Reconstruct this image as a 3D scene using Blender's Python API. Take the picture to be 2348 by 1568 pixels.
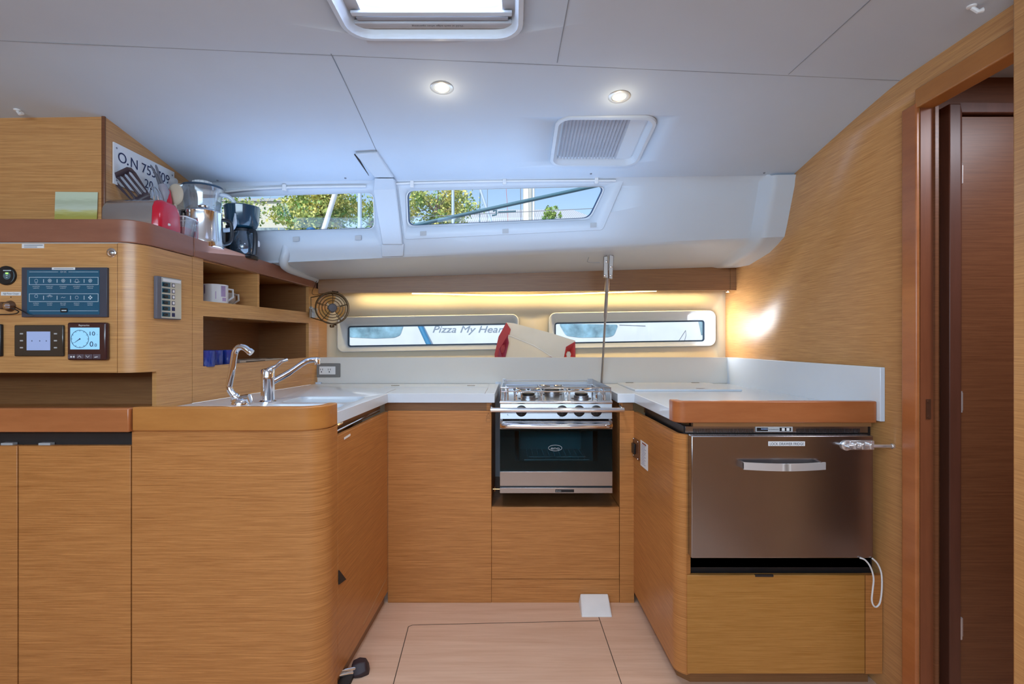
import bpy, bmesh, math, random
from mathutils import Vector, Matrix
random.seed(7)
S = bpy.context.scene
COL = S.collection
for o in list(bpy.data.objects): bpy.data.objects.remove(o)

# ---------------------------------------------------------------- camera, world, light, exposure
CH = 1.146
F = 1200.0
cam_d = bpy.data.cameras.new('camera'); cam = bpy.data.objects.new('camera', cam_d); COL.objects.link(cam)
cam.location = (0, 0, CH); cam.rotation_euler = (math.pi/2, 0, 0)
cam_d.sensor_width = 36; cam_d.lens = 36*F/2348; cam_d.clip_start = .02; cam_d.clip_end = 500
S.camera = cam
S.view_settings.view_transform = 'Standard'; S.view_settings.look = 'None'
S.view_settings.exposure = 0.16; S.view_settings.gamma = 1.0; S.view_settings.use_curve_mapping = False

W = bpy.data.worlds.new('sky'); S.world = W; W.use_nodes = True
nt = W.node_tree; nt.nodes.clear()
sky = nt.nodes.new('ShaderNodeTexSky'); sky.sky_type = 'NISHITA'; sky.sun_disc = False
sky.sun_elevation = math.radians(48); sky.sun_rotation = math.radians(200); sky.air_density = 1.3; sky.dust_density = .6; sky.ozone_density = 2.5
bg = nt.nodes.new('ShaderNodeBackground'); bg.inputs[1].default_value = .17
wo = nt.nodes.new('ShaderNodeOutputWorld'); nt.links.new(sky.outputs[0], bg.inputs[0]); nt.links.new(bg.outputs[0], wo.inputs[0])

def lamp(name, kind, loc, energy, color=(1,1,1), direction=(0,0,-1), size=None, size_y=None, spot=None, radius=None, spread=None):
    d = bpy.data.lights.new(name, kind); d.energy = energy; d.color = color
    if kind == 'AREA':
        d.shape = 'RECTANGLE'; d.size = size; d.size_y = size_y or size
        if spread: d.spread = spread
    if kind == 'SPOT': d.spot_size = spot; d.spot_blend = .6
    if radius is not None and kind in ('SPOT','POINT'): d.shadow_soft_size = radius
    if kind == 'SUN': d.angle = math.radians(1.0)
    o = bpy.data.objects.new(name, d); COL.objects.link(o); o.location = loc
    o.rotation_euler = Vector(direction).to_track_quat('-Z', 'Y').to_euler()
    return o
lamp('sun', 'SUN', (0,-5,8), 3.2, (1,.95,.88), (.35,.75,-.75))
# daylight: saloon windows across the boat, deck hatches, plus added fill lamps inside the cabin
lamp('saloon_window_daylight', 'AREA', (-.6,-1.45,1.62), 46, (.64,.83,1), (0,1,.22), 3.0, .42)
lamp('saloon_hatch_daylight', 'AREA', (-.5,-.35,1.93), 20, (.66,.84,1), (0,0,-1), 1.5, .6)
lamp('galley_hatch_daylight', 'AREA', (-.21,1.18,2.06), 16, (.66,.83,1), (0,0,-1), .40, .40)
lamp('headliner_fill_near', 'AREA', (-.95,2.12,1.50), 2.2, (.36,.60,1), (0,-.1,1), .9, .22)  # added uplight in mid-air below the window, brightens the headliner
lamp('passage_fill', 'AREA', (1.75,1.0,1.97), 10, (.9,.9,1), (0,0,-1), .4, .4)  # added lamp that lifts the dark passage, no hatch there
lamp('headliner_fill_far', 'AREA', (.05,2.12,1.50), 2.1, (.40,.64,1), (0,-.1,1), .9, .22)  # second added uplight in mid-air, same use

# ---------------------------------------------------------------- materials
MATS = {}
def mat(name, color, rough=.5, metal=0, spec=.5, emit=None, estr=1, alpha=None, bump=None, coat=0, trans=0, ior=1.45, var=None, aniso=0):
    if name in MATS: return MATS[name]
    m = bpy.data.materials.new(name); m.use_nodes = True; t = m.node_tree; b = t.nodes['Principled BSDF']
    b.inputs['Base Color'].default_value = (*color, 1); b.inputs['Roughness'].default_value = rough
    b.inputs['Metallic'].default_value = metal; b.inputs['Specular IOR Level'].default_value = spec
    b.inputs['Coat Weight'].default_value = coat; b.inputs['Coat Roughness'].default_value = .12
    b.inputs['Transmission Weight'].default_value = trans; b.inputs['IOR'].default_value = ior
    if aniso: b.inputs['Anisotropic'].default_value = aniso
    if emit: b.inputs['Emission Color'].default_value = (*emit, 1); b.inputs['Emission Strength'].default_value = estr
    tc = t.nodes.new('ShaderNodeTexCoord')
    if bump:
        n = t.nodes.new('ShaderNodeTexNoise'); n.inputs['Scale'].default_value = bump[0]; n.inputs['Detail'].default_value = 4
        bp = t.nodes.new('ShaderNodeBump'); bp.inputs['Strength'].default_value = bump[1]; bp.inputs['Distance'].default_value = .002
        t.links.new(tc.outputs['Object'], n.inputs['Vector']); t.links.new(n.outputs['Fac'], bp.inputs['Height']); t.links.new(bp.outputs[0], b.inputs['Normal'])
    v = var if var is not None else .04
    n2 = t.nodes.new('ShaderNodeTexNoise'); n2.inputs['Scale'].default_value = 9; n2.inputs['Detail'].default_value = 3
    r = t.nodes.new('ShaderNodeValToRGB')
    r.color_ramp.elements[0].position = .3; r.color_ramp.elements[1].position = .7
    r.color_ramp.elements[0].color = (*[c*(1-v) for c in color], 1); r.color_ramp.elements[1].color = (*[min(1, c*(1+v)) for c in color], 1)
    t.links.new(tc.outputs['Object'], n2.inputs['Vector']); t.links.new(n2.outputs['Fac'], r.inputs['Fac']); t.links.new(r.outputs[0], b.inputs['Base Color'])
    MATS[name] = m; return m

def wood(name, dark, light, rough=.38, stretch=(3.6,3.6,185), coat=.15, wavy=.0, spec=.4, lo=.36, hi=.62):
    m = bpy.data.materials.new(name); m.use_nodes = True; t = m.node_tree; b = t.nodes['Principled BSDF']
    b.inputs['Roughness'].default_value = rough; b.inputs['Specular IOR Level'].default_value = spec
    b.inputs['Coat Weight'].default_value = coat; b.inputs['Coat Roughness'].default_value = .28
    tc = t.nodes.new('ShaderNodeTexCoord'); mp = t.nodes.new('ShaderNodeMapping'); mp.inputs['Scale'].default_value = stretch
    n = t.nodes.new('ShaderNodeTexNoise'); n.inputs['Scale'].default_value = 1.6; n.inputs['Detail'].default_value = 7; n.inputs['Roughness'].default_value = .62; n.inputs['Distortion'].default_value = .25
    mp2 = t.nodes.new('ShaderNodeMapping'); mp2.inputs['Scale'].default_value = (stretch[0]*1.6, stretch[1]*(3 if stretch[1] > 10 else 1.6), stretch[2]*3 if stretch[2] > 10 else stretch[2])
    n2 = t.nodes.new('ShaderNodeTexNoise'); n2.inputs['Scale'].default_value = 2.4; n2.inputs['Detail'].default_value = 5; n2.inputs['Roughness'].default_value = .7
    mix = t.nodes.new('ShaderNodeMath'); mix.operation = 'MULTIPLY_ADD'; mix.inputs[1].default_value = .45
    sc = t.nodes.new('ShaderNodeMath'); sc.operation = 'MULTIPLY'; sc.inputs[1].default_value = .55
    r = t.nodes.new('ShaderNodeValToRGB'); e = r.color_ramp.elements
    e[0].position = lo; e[0].color = (*dark, 1); e[1].position = hi; e[1].color = (*light, 1)
    t.links.new(tc.outputs['Object'], mp.inputs['Vector']); t.links.new(tc.outputs['Object'], mp2.inputs['Vector'])
    t.links.new(mp.outputs[0], n.inputs['Vector']); t.links.new(mp2.outputs[0], n2.inputs['Vector'])
    t.links.new(n.outputs['Fac'], sc.inputs[0]); t.links.new(n2.outputs['Fac'], mix.inputs[0]); t.links.new(sc.outputs[0], mix.inputs[2])
    t.links.new(mix.outputs[0], r.inputs['Fac']); t.links.new(r.outputs[0], b.inputs['Base Color'])
    bp = t.nodes.new('ShaderNodeBump'); bp.inputs['Strength'].default_value = .12; bp.inputs['Distance'].default_value = .001
    t.links.new(n2.outputs['Fac'], bp.inputs['Height']); t.links.new(bp.outputs[0], b.inputs['Normal'])
    return m

def glassy(name, tint=(1,1,1), gloss=.08, rough=.02, diffuse=0):
    m = bpy.data.materials.new(name); m.use_nodes = True; t = m.node_tree; t.nodes.clear()
    tr = t.nodes.new('ShaderNodeBsdfTransparent'); tr.inputs[0].default_value = (*tint, 1)
    gl = t.nodes.new('ShaderNodeBsdfGlossy'); gl.inputs['Roughness'].default_value = rough
    lw = t.nodes.new('ShaderNodeFresnel'); lw.inputs[0].default_value = 1.45
    mx = t.nodes.new('ShaderNodeMixShader'); out = t.nodes.new('ShaderNodeOutputMaterial')
    ad = t.nodes.new('ShaderNodeMath'); ad.operation = 'MULTIPLY_ADD'; ad.inputs[1].default_value = .45; ad.inputs[2].default_value = gloss*.3
    t.links.new(lw.outputs[0], ad.inputs[0]); t.links.new(ad.outputs[0], mx.inputs[0]); t.links.new(tr.outputs[0], mx.inputs[1]); t.links.new(gl.outputs[0], mx.inputs[2])
    last = mx
    if diffuse:
        df = t.nodes.new('ShaderNodeBsdfDiffuse'); df.inputs[0].default_value = (*tint, 1)
        m2 = t.nodes.new('ShaderNodeMixShader'); m2.inputs[0].default_value = diffuse
        t.links.new(mx.outputs[0], m2.inputs[1]); t.links.new(df.outputs[0], m2.inputs[2]); last = m2
    t.links.new(last.outputs[0], out.inputs[0]); return m

OAK = wood('oak_veneer', (.33,.120,.028), (.60,.262,.078))
OAKW = wood('oak_veneer_bulkhead', (.44,.195,.060), (.70,.375,.140), rough=.32, coat=.5)
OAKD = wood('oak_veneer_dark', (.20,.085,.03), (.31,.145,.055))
OAKV = wood('oak_veneer_passage', (.13,.045,.018), (.215,.085,.035), rough=.35)  # oak darkened to hold the passage shade; also used for the dark corner strip
MAHO = wood('solid_wood_edge_red', (.36,.115,.035), (.47,.165,.055), rough=.3, coat=.35, stretch=(1.2,1.2,9))
CAPW = wood('solid_wood_cap', (.25,.095,.055), (.33,.135,.08), rough=.3, coat=.4, stretch=(1.2,1.2,9))
MAHOR = wood('solid_wood_edge_orange', (.42,.16,.035), (.54,.225,.055), rough=.3, coat=.35, stretch=(1.2,1.2,9))
FLOORM = wood('pale_laminate_floor', (.58,.34,.22), (.80,.55,.40), rough=.42, stretch=(.9,11,1), coat=.1, lo=.3, hi=.7)
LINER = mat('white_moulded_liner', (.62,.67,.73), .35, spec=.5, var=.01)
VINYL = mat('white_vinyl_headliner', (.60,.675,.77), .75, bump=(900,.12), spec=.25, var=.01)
BEIGE = mat('cream_lining_board', (.74,.66,.50), .55, var=.02)
WHITE = mat('white_solid_surface', (.66,.74,.84), .25, spec=.5, coat=.3, var=.01)
WHITEP = mat('white_plastic', (.80,.80,.80), .35)
GREYP = mat('grey_plastic', (.16,.165,.18), .45)
LGREY = mat('light_grey_plastic', (.48,.49,.50), .4)
BLACK = mat('black_plastic', (.012,.012,.014), .35)
DARK = mat('dark_recess', (.028,.02,.018), .7)
SEAM = mat('dark_joint', (.07,.045,.03), .8)
SEAMG = mat('grey_joint', (.28,.31,.35), .8)
CHROME = mat('polished_chrome', (.86,.87,.9), .07, 1, var=0)
STEEL = mat('brushed_stainless_steel', (.50,.50,.52), .27, 1, var=.02, aniso=.6)
STEELD = mat('dark_brushed_steel', (.38,.38,.405), .24, 1, var=.03, aniso=.7)
PAPER = mat('white_paper', (.82,.83,.84), .7)
INK = mat('black_print', (.03,.03,.05), .6)
INKG = mat('grey_print', (.22,.24,.28), .6)
NAVY = mat('navy_lettering', (.012,.02,.09), .5)
GLASS = glassy('clear_window_glass', (.97,.985,1))
OVENG = glassy('tinted_oven_glass', (.50,.68,.72), gloss=.0)
LINES = mat('pale_print_lines', (.55,.68,.75), .5)

# ---------------------------------------------------------------- helpers
def at(px, py, Y): return Vector(((px-1174)*Y/F, Y, CH-(py-784)*Y/F))
def XL(Y): return -1.183+.1284*(Y-1.937)
def YL(px): return 1.4317/(.1284+(1174-px)/F)
def onL(px, py):
    Y = YL(px); return at(px, py, Y)
NL = Vector((1,-.1284,0)).normalized(); DL = Vector((.1284,1,0)).normalized()
XW = 1.2234
def onW(px, py): return at(px, py, XW*F/(px-1174))
def Ys(x): return 1.5465+.0832*x
def Ze(x): return 1.858+.012*x
YE = 2.28
def Zc(x, y):
    s = Ys(x)
    if y <= s: return 1.97
    t = (y-s)/(YE-s); return 1.97-(1.97-Ze(x))*t**1.15
def on_ceil(px, py):
    a, b = .2, 3.0
    for i in range(50):
        m = (a+b)/2; p = at(px, py, m)
        if p.z > Zc(p.x, m): b = m
        else: a = m
    return at(px, py, a)
def Yf(z): return 2.31+.4*(1.855-z)
def on_coach(px, py, off=0):
    k = (784-py)/F; z = (CH+3.052*k)/(1+.4*k); p = at(px, py, Yf(z)); p.y -= off; p.z -= off*.3; return p
def Zb(x): return 1.566+.0445*x
def Zv(x): return 1.52+.031*x

class MB:
    def __init__(s): s.v = []; s.f = []; s.sm = []
    def add(s, vs, fs, smooth=False):
        n = len(s.v); s.v += [Vector(p) for p in vs]
        for f in fs: s.f.append([n+i for i in f]); s.sm.append(smooth)
        return s
    def hexa(s, c): # c: 8 corners bottom 4 (ccw) top 4
        return s.add(c, [(0,3,2,1),(4,5,6,7),(0,1,5,4),(1,2,6,5),(2,3,7,6),(3,0,4,7)])
    def box(s, x0, x1, y0, y1, z0, z1):
        return s.hexa([(x0,y0,z0),(x1,y0,z0),(x1,y1,z0),(x0,y1,z0),(x0,y0,z1),(x1,y0,z1),(x1,y1,z1),(x0,y1,z1)])
    def obox(s, c, u, v, w, hu, hv, hw):
        c, u, v, w = Vector(c), Vector(u).normalized(), Vector(v).normalized(), Vector(w).normalized()
        return s.hexa([c+u*a*hu+v*b*hv+w*d*hw for d in (-1,1) for a,b in ((-1,-1),(1,-1),(1,1),(-1,1))])
    def prism(s, poly, off):
        poly = [Vector(p) for p in poly]; off = Vector(off); n = len(poly)
        return s.add(poly+[p+off for p in poly], [list(range(n))[::-1], list(range(n, 2*n))]+[(i,(i+1)%n,n+(i+1)%n,n+i) for i in range(n)])
    def tube(s, pts, r, seg=10, closed=False):
        pts = [Vector(p) for p in pts]; n = len(pts); rs = r if isinstance(r, (list, tuple)) else [r]*n
        tan = []
        for i in range(n):
            a = pts[i-1] if (i > 0 or closed) else pts[i]; b = pts[(i+1)%n] if (i < n-1 or closed) else pts[i]
            tan.append((b-a).normalized())
        up = Vector((0,0,1)) if abs(tan[0].z) < .9 else Vector((1,0,0))
        nr = tan[0].cross(up).normalized(); vs = []
        for i in range(n):
            nr = (nr-tan[i]*nr.dot(tan[i])).normalized(); bn = tan[i].cross(nr)
            for k in range(seg):
                a = 2*math.pi*k/seg; vs.append(pts[i]+(nr*math.cos(a)+bn*math.sin(a))*rs[i])
        fs = []
        for i in range(n if closed else n-1):
            j = (i+1)%n
            for k in range(seg): fs.append((i*seg+k, i*seg+(k+1)%seg, j*seg+(k+1)%seg, j*seg+k))
        s.add(vs, fs, True)
        if not closed:
            m = len(s.v)-len(vs)
            s.f.append([m+k for k in range(seg)][::-1]); s.sm.append(False)
            s.f.append([m+(n-1)*seg+k for k in range(seg)]); s.sm.append(False)
        return s
    def lathe(s, c, ax, prof, seg=32, smooth=True, caps=True):
        c = Vector(c); ax = Vector(ax).normalized()
        u = ax.cross(Vector((0,0,1)) if abs(ax.z) < .9 else Vector((1,0,0))).normalized(); w = ax.cross(u); vs = []
        for r, h in prof:
            for k in range(seg):
                a = 2*math.pi*k/seg; vs.append(c+ax*h+(u*math.cos(a)+w*math.sin(a))*max(r, 1e-5))
        fs = [(i*seg+k, i*seg+(k+1)%seg, (i+1)*seg+(k+1)%seg, (i+1)*seg+k) for i in range(len(prof)-1) for k in range(seg)]
        s.add(vs, fs, smooth)
        if caps:
            m = len(s.v)-len(vs)
            if prof[0][0] > 1e-4: s.f.append([m+k for k in range(seg)][::-1]); s.sm.append(False)
            if prof[-1][0] > 1e-4: s.f.append([m+(len(prof)-1)*seg+k for k in range(seg)]); s.sm.append(False)
        return s
    def ribbon(s, pts, t, z0, z1):  # vertical board along a plan path; t = thickness to the left of travel
        z0f = z0 if callable(z0) else (lambda x, y: z0); z1f = z1 if callable(z1) else (lambda x, y: z1)
        P2 = [Vector((p[0], p[1])) for p in pts]; n = len(P2); off = []
        for i in range(n):
            ds = []
            if i > 0: ds.append((P2[i]-P2[i-1]).normalized())
            if i < n-1: ds.append((P2[i+1]-P2[i]).normalized())
            d = sum(ds, Vector((0,0))).normalized(); nn = Vector((-d.y, d.x)); k = max(.5, nn.dot(Vector((-ds[0].y, ds[0].x))))
            off.append(P2[i]+nn*t/k)
        vs = []
        for p, q in zip(P2, off):
            a, b = z0f(p.x, p.y), z1f(p.x, p.y)
            vs += [(p.x,p.y,a),(q.x,q.y,a),(q.x,q.y,b),(p.x,p.y,b)]
        fs = [(0,1,2,3)]+[tuple(4*(n-1)+k for k in (3,2,1,0))]
        for i in range(n-1):
            for k in range(4): fs.append((4*i+k, 4*i+4+k, 4*i+4+(k+1)%4, 4*i+(k+1)%4))
        return s.add(vs, fs)
    def loft(s, loops, smooth=False, capa=False, capb=False):
        n = len(loops[0]); vs = [p for L in loops for p in L]
        fs = [(i*n+k, i*n+(k+1)%n, (i+1)*n+(k+1)%n, (i+1)*n+k) for i in range(len(loops)-1) for k in range(n)]
        if capa: fs.append(list(range(n))[::-1])
        if capb: fs.append([(len(loops)-1)*n+k for k in range(n)])
        return s.add(vs, fs, smooth)
    def ring(s, loopo, loopi, off):  # flat frame between two loops, thickened by off
        off = Vector(off); a = [Vector(p) for p in loopo]; b = [Vector(p) for p in loopi]
        return s.loft([a, b, [p+off for p in b], [p+off for p in a], a])
    def build(s, name, m, parent=None, bevel=0, seg=2, autosm=False):
        me = bpy.data.meshes.new(name); me.from_pydata(s.v, [], s.f)
        bm = bmesh.new(); bm.from_mesh(me); bmesh.ops.remove_doubles(bm, verts=bm.verts, dist=1e-6); bmesh.ops.recalc_face_normals(bm, faces=bm.faces); bm.to_mesh(me); bm.free()
        for p in me.polygons: p.use_smooth = True
        me.set_sharp_from_angle(angle=math.radians(38))
        me.materials.append(m); o = bpy.data.objects.new(name, me); COL.objects.link(o)
        if bevel:
            b = o.modifiers.new('bevel', 'BEVEL'); b.width = bevel; b.segments = seg; b.limit_method = 'ANGLE'; b.angle_limit = math.radians(40); b.harden_normals = False
        if parent is not None:
            o.parent = parent
            if parent.type == 'EMPTY': o.matrix_parent_inverse = Matrix.Translation(-parent.location)
        return o

def tag(o, label=None, cat=None, group=None, kind=None):
    if label: o['label'] = label
    if cat: o['category'] = cat
    if group: o['group'] = group
    if kind: o['kind'] = kind
    return o
def thing(name, loc, label, cat, group=None, kind=None):
    o = bpy.data.objects.new(name, None); o.empty_display_size = .05; COL.objects.link(o); o.location = loc
    return tag(o, label, cat, group, kind)
def dup(root, delta, label=None):
    r = root.copy(); COL.objects.link(r); r.location = root.location+Vector(delta)
    if label: r['label'] = label
    for ch in list(root.children):
        c = ch.copy(); COL.objects.link(c); c.parent = r
        for g in ch.children:
            d = g.copy(); COL.objects.link(d); d.parent = c
    return r
def cut(o, cutters):
    for c in cutters:
        b = o.modifiers.new('cut', 'BOOLEAN'); b.operation = 'DIFFERENCE'; b.object = c; b.solver = 'EXACT'
    bpy.context.view_layer.update()
    dg = bpy.context.evaluated_depsgraph_get()
    me = bpy.data.meshes.new_from_object(o.evaluated_get(dg))
    o.modifiers.clear(); o.data = me
    for c in cutters: bpy.data.objects.remove(c)
    return o
def cutter(fn):
    m = MB(); fn(m); return m.build('cutter', WHITE)
def rrect(x0, x1, z0, z1, r, n=6, f=lambda a, b: (a, 0, b)):
    out = []
    for cx, cz, a0 in ((x1-r, z1-r, 0), (x0+r, z1-r, 90), (x0+r, z0+r, 180), (x1-r, z0+r, 270)):
        for i in range(n+1):
            a = math.radians(a0+90*i/n); out.append(Vector(f(cx+r*math.cos(a), cz+r*math.sin(a))))
    return out
def rpoly(pts, r, n=5):  # round the corners of a 3D polygon
    pts = [Vector(p) for p in pts]; out = []
    for i, p in enumerate(pts):
        a = (pts[i-1]-p); b = (pts[(i+1)%len(pts)]-p); ra = min(r, a.length*.45, b.length*.45)
        p0 = p+a.normalized()*ra; p1 = p+b.normalized()*ra
        for k in range(n+1):
            t = k/n; out.append(p0*(1-t)**2+p*2*t*(1-t)+p1*t*t)
    return out
def arc(c, r, a0, a1, n=8): return [(c[0]+r*math.cos(math.radians(a0+(a1-a0)*i/n)), c[1]+r*math.sin(math.radians(a0+(a1-a0)*i/n))) for i in range(n+1)]
def text(name, body, h, org, xd, up, m, parent, width=None, shear=0, depth=.0006, align='LEFT'):
    c = bpy.data.curves.new(name, 'FONT'); c.body = body; c.size = 1; c.extrude = 0; c.shear = shear; c.align_x = align
    t = bpy.data.objects.new('tmp', c); COL.objects.link(t); bpy.context.view_layer.update()
    me = bpy.data.meshes.new_from_object(t.evaluated_get(bpy.context.evaluated_depsgraph_get()))
    bpy.data.objects.remove(t)
    xd = Vector(xd).normalized(); up = Vector(up).normalized(); nn = xd.cross(up)
    xs = [v.co.x for v in me.vertices]; k = h/.72; kx = k if width is None else width/(max(xs)-min(xs)); x0 = 0 if (width is None or align != 'LEFT') else min(xs)
    for v in me.vertices: v.co = Vector(org)+xd*((v.co.x-x0)*kx)+up*(v.co.y*k)+nn*depth
    me.materials.clear(); me.materials.append(m); me.name = name
    o = bpy.data.objects.new(name, me); COL.objects.link(o)
    if parent is not None:
        o.parent = parent
        if parent.type == 'EMPTY': o.matrix_parent_inverse = Matrix.Translation(-parent.location)
    return o
def smooth(p, n=4):
    p = [Vector(q) for q in p]
    out = []
    for i in range(len(p)-1):
        a, b_, c_, d_ = p[max(i-1,0)], p[i], p[i+1], p[min(i+2,len(p)-1)]
        for k in range(n):
            t = k/n; out.append(.5*((2*b_)+(c_-a)*t+(2*a-5*b_+4*c_-d_)*t*t+(3*b_-a-3*c_+d_)*t**3))
    return out+[p[-1]]
# ---------------------------------------------------------------- the setting
def struct(name, mb, m, parent=None, label=None, cat=None, **k):
    o = mb.build(name, m, parent, **k)
    if parent is None: tag(o, label, cat, kind='structure')
    return o
m = MB(); m.box(-3, 3.2, -1.8, 3.1, -.04, 0)
floor = struct('floor', m, FLOORM, label='pale striped laminate cabin sole of the galley', cat='floor')
# joints of the floor hatch
def fl(px, py): Y = CH*F/(py-784); return Vector(((px-1174)*Y/F, Y, 0))
def fstrip(name, pts, w=.0028, m_=None):
    mb = MB()
    for a, b in zip(pts[:-1], pts[1:]):
        a, b = Vector(a), Vector(b); d = (b-a).normalized(); s = Vector((-d.y, d.x, 0))*w/2
        mb.prism([a-s, b-s, b+s, a+s], (0,0,.0006))
    return mb.build(name, m_ or SEAM, floor)
A = fl(940,1433)
fstrip('hatch_joint', [(-.165*1.02-.27+.0, .6, 0), fl(902,1568), A+Vector((-.004,-.012,0)), A+Vector((.01,0,0)), fl(1373,1423)])
fstrip('hatch_joint', [fl(1373,1415), fl(1425,1568), (.42,.6,0)])

# headliner
xs = [-3+.2*i for i in range(21)]+[1.09,1.2234]; ys = [-1.75,-1,0,.6,.9,1.0,1.2,1.35,1.41,1.45,1.5,1.55,1.6,1.65]+[1.65+(YE-1.65)*(i+1)/14 for i in range(14)]
mb = MB(); n = len(ys); top = []; bot = []
V = [(x,y,Zc(x,y)) for x in xs for y in ys]+[(x,y,Zc(x,y)+.04) for x in xs for y in ys]; N = len(xs)*n; fs = []
for i in range(len(xs)-1):
    for j in range(n-1):
        a = i*n+j; fs.append((a,a+n,a+n+1,a+1)); fs.append((N+a,N+a+1,N+a+n+1,N+a+n))
for i in range(len(xs)-1):
    a = i*n; fs.append((a,N+a,N+a+n,a+n)); a = i*n+n-1; fs.append((a,a+n,N+a+n,N+a))
for j in range(n-1):
    fs.append((j,j+1,N+j+1,N+j)); a = (len(xs)-1)*n+j; fs.append((a,N+a,N+a+1,a+1))
mb.add(V, fs)
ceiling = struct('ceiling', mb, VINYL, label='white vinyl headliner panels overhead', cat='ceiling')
HX0, HX1, HY0, HY1 = -.435, .02, .95, 1.415
SX0, SX1, SY0, SY1 = .165, .507, 1.84, 2.165
cut(ceiling, [cutter(lambda m: m.prism(rrect(HX0,HX1,HY0,HY1,.06,f=lambda a,b:(a,b,1.9)), (0,0,.3))),
              cutter(lambda m: m.prism(rrect(SX0,SX1,SY0,SY1,.045,f=lambda a,b:(a,b,1.7)), (0,0,.5)))])
def cseam(pts, w=.0022):
    mb = MB()
    for a, b in zip(pts[:-1], pts[1:]):
        a, b = Vector(a), Vector(b); d = (b-a).normalized(); s = d.cross(Vector((0,0,1))).normalized()*w/2; dn = Vector((0,0,-.0012)); up = Vector((0,0,.004))
        mb.hexa([a-s+dn, b-s+dn, b+s+dn, a+s+dn, a-s+up, b-s+up, b+s+up, a+s+up])
    return mb.build('panel_joint', SEAMG, ceiling)
cseam([(-2.6, Ys(-2.6), 1.97), (1.22, Ys(1.22), 1.97)])
p0, p1 = on_ceil(759,123), on_ceil(866,352)
cseam([Vector((p0.x+(p1.x-p0.x)*t, p0.y+(p1.y-p0.y)*t, Zc(p0.x+(p1.x-p0.x)*t, p0.y+(p1.y-p0.y)*t))) for t in [i/8 for i in range(9)]])
q = on_ceil(1277.5,143); r_ = on_ceil(1304,0); cseam([r_+(r_-q)*2, q])
q = on_ceil(1808,170); r_ = on_ceil(1995,0); cseam([r_+(r_-q)*2, q])

# coachroof side, deck underside
st = [-3, -2.4, -1.8, -1.4, -1.0, -.6, -.2, .2, .6, .9, 1.09, 1.105, 1.12, 1.135, 1.15, 1.17, 1.2234]
def sm(t): t = max(0, min(1, t)); return t*t*(3-2*t)
loops = []
for x in st:
    e = .058*sm((x-1.085)/.05); zc, zb, zv = Ze(x), Zb(x), Zv(x)
    inner = [(2.275, zc+.004), (2.30-e*.8, zc-.006), (2.318-e, zc-.022), (Yf(zc-.05)-e, zc-.05), (Yf(1.76)-e,1.76), (Yf(1.68)-e,1.68), (Yf(zb+.045)-e, zb+.045),
             (Yf(zb+.012)-e*.9+.003, zb+.010-e*.2), (2.437-e*.5, zb-.002-e*.4), (2.50-e*.2, zb-.010-e*.7), (2.70, zb-.010+(zv-zb)*.58-e*.55), (2.87, zv-e*.1)]
    outer = [(2.87, zv+.04), (2.70, zv+.07), (2.50, zb+.045), (2.47, zb+.06), (Yf(1.68)+.05,1.68), (Yf(1.76)+.05,1.76), (2.37, zc+.0), (2.33, zc+.045), (2.275, zc+.045)]
    loops.append([(x, y, z) for y, z in inner+outer])
mb = MB(); mb.loft(loops, False, True, True)
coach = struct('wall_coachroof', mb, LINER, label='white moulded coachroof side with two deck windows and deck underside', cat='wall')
def winpoly(c, off=0, r=.03): return rpoly([on_coach(px, py, off) for px, py in c], r)
WR = [(933,438),(1387,428),(1352,500),(936,518)]
WLc = [(440,455),(855,442),(858,524),(440,534)]
def wcut(m, c):
    m.prism(winpoly(c, .06), (0,.2,.06))
cut(coach, [cutter(lambda m: wcut(m, WR)), cutter(lambda m: wcut(m, WLc))])
def deckwin(name, c, lab):
    t = thing(name, on_coach(*c[0]), lab, 'window', kind='structure')
    a = winpoly(c); cc = sum(a, Vector())/len(a)
    gi = [p+(cc-p).normalized()*.0035 for p in a]
    MB().ring([p+Vector((0,.012,.004)) for p in a], [p+Vector((0,.012,.004)) for p in gi], (0,.012,.004)).build('gasket', mat('blue_gasket', (.02,.06,.16), .4), t)
    MB().prism([p+Vector((0,.03,.01)) for p in a], (0,.004,0)).build('pane', GLASS, t)
    MB().ring([p+Vector((0,-.002,-.001))+(p-cc).normalized()*.004 for p in a], [p+Vector((0,-.002,-.001)) for p in a], (0,.006,.002)).build('window_rim', WHITEP, t)
    return t
deckwin('window_1', WLc, 'long deck window behind the coffee maker with trees outside')
deckwin('window_2', WR, 'deck window right of the white pillar with slanted end, masts outside')
# raised surround plate round the right deck window
so = [on_coach(*p) for p in ((912,419),(1432,410),(1382,527),(928,549))]
si = rpoly([on_coach(*p) for p in ((930,434),(1392,424),(1355,504),(932,522))], .03)
mb = MB(); mb.prism([p+Vector((0,-.005,-.002)) for p in rpoly(so, .015)], (0,.006,.002)); sur = struct('trim_1', mb, LINER, label='raised white surround of the right deck window', cat='trim', bevel=.002)
cut(sur, [cutter(lambda m: m.prism([p+Vector((0,-.05,-.02)) for p in si], (0,.1,.04)))])
# little grey pads below the deck windows
def pad(px, py, w=14, h=10):
    a = [on_coach(px+dx, py+dy, .0) for dx, dy in ((-w/2,-h/2),(w/2,-h/2-1),(w/2,h/2-1),(-w/2,h/2))]
    return MB().prism([p+Vector((0,-.008,-.003)) for p in a], (0,.006,.002))
for i, (px, py) in enumerate(((680,548),(822,545),(971,535),(1159,530),(1360,516))):
    o = pad(px, py).build('blind_catch', LGREY)
    tag(o, ['grey blind catch under the left deck window, nearest the coffee maker','grey blind catch under the left deck window beside the pillar','grey blind catch under the right deck window beside the pillar','grey blind catch under the middle of the right deck window','grey blind catch under the slanted end of the right deck window'][i], 'catch', 'blind catches')
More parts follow.
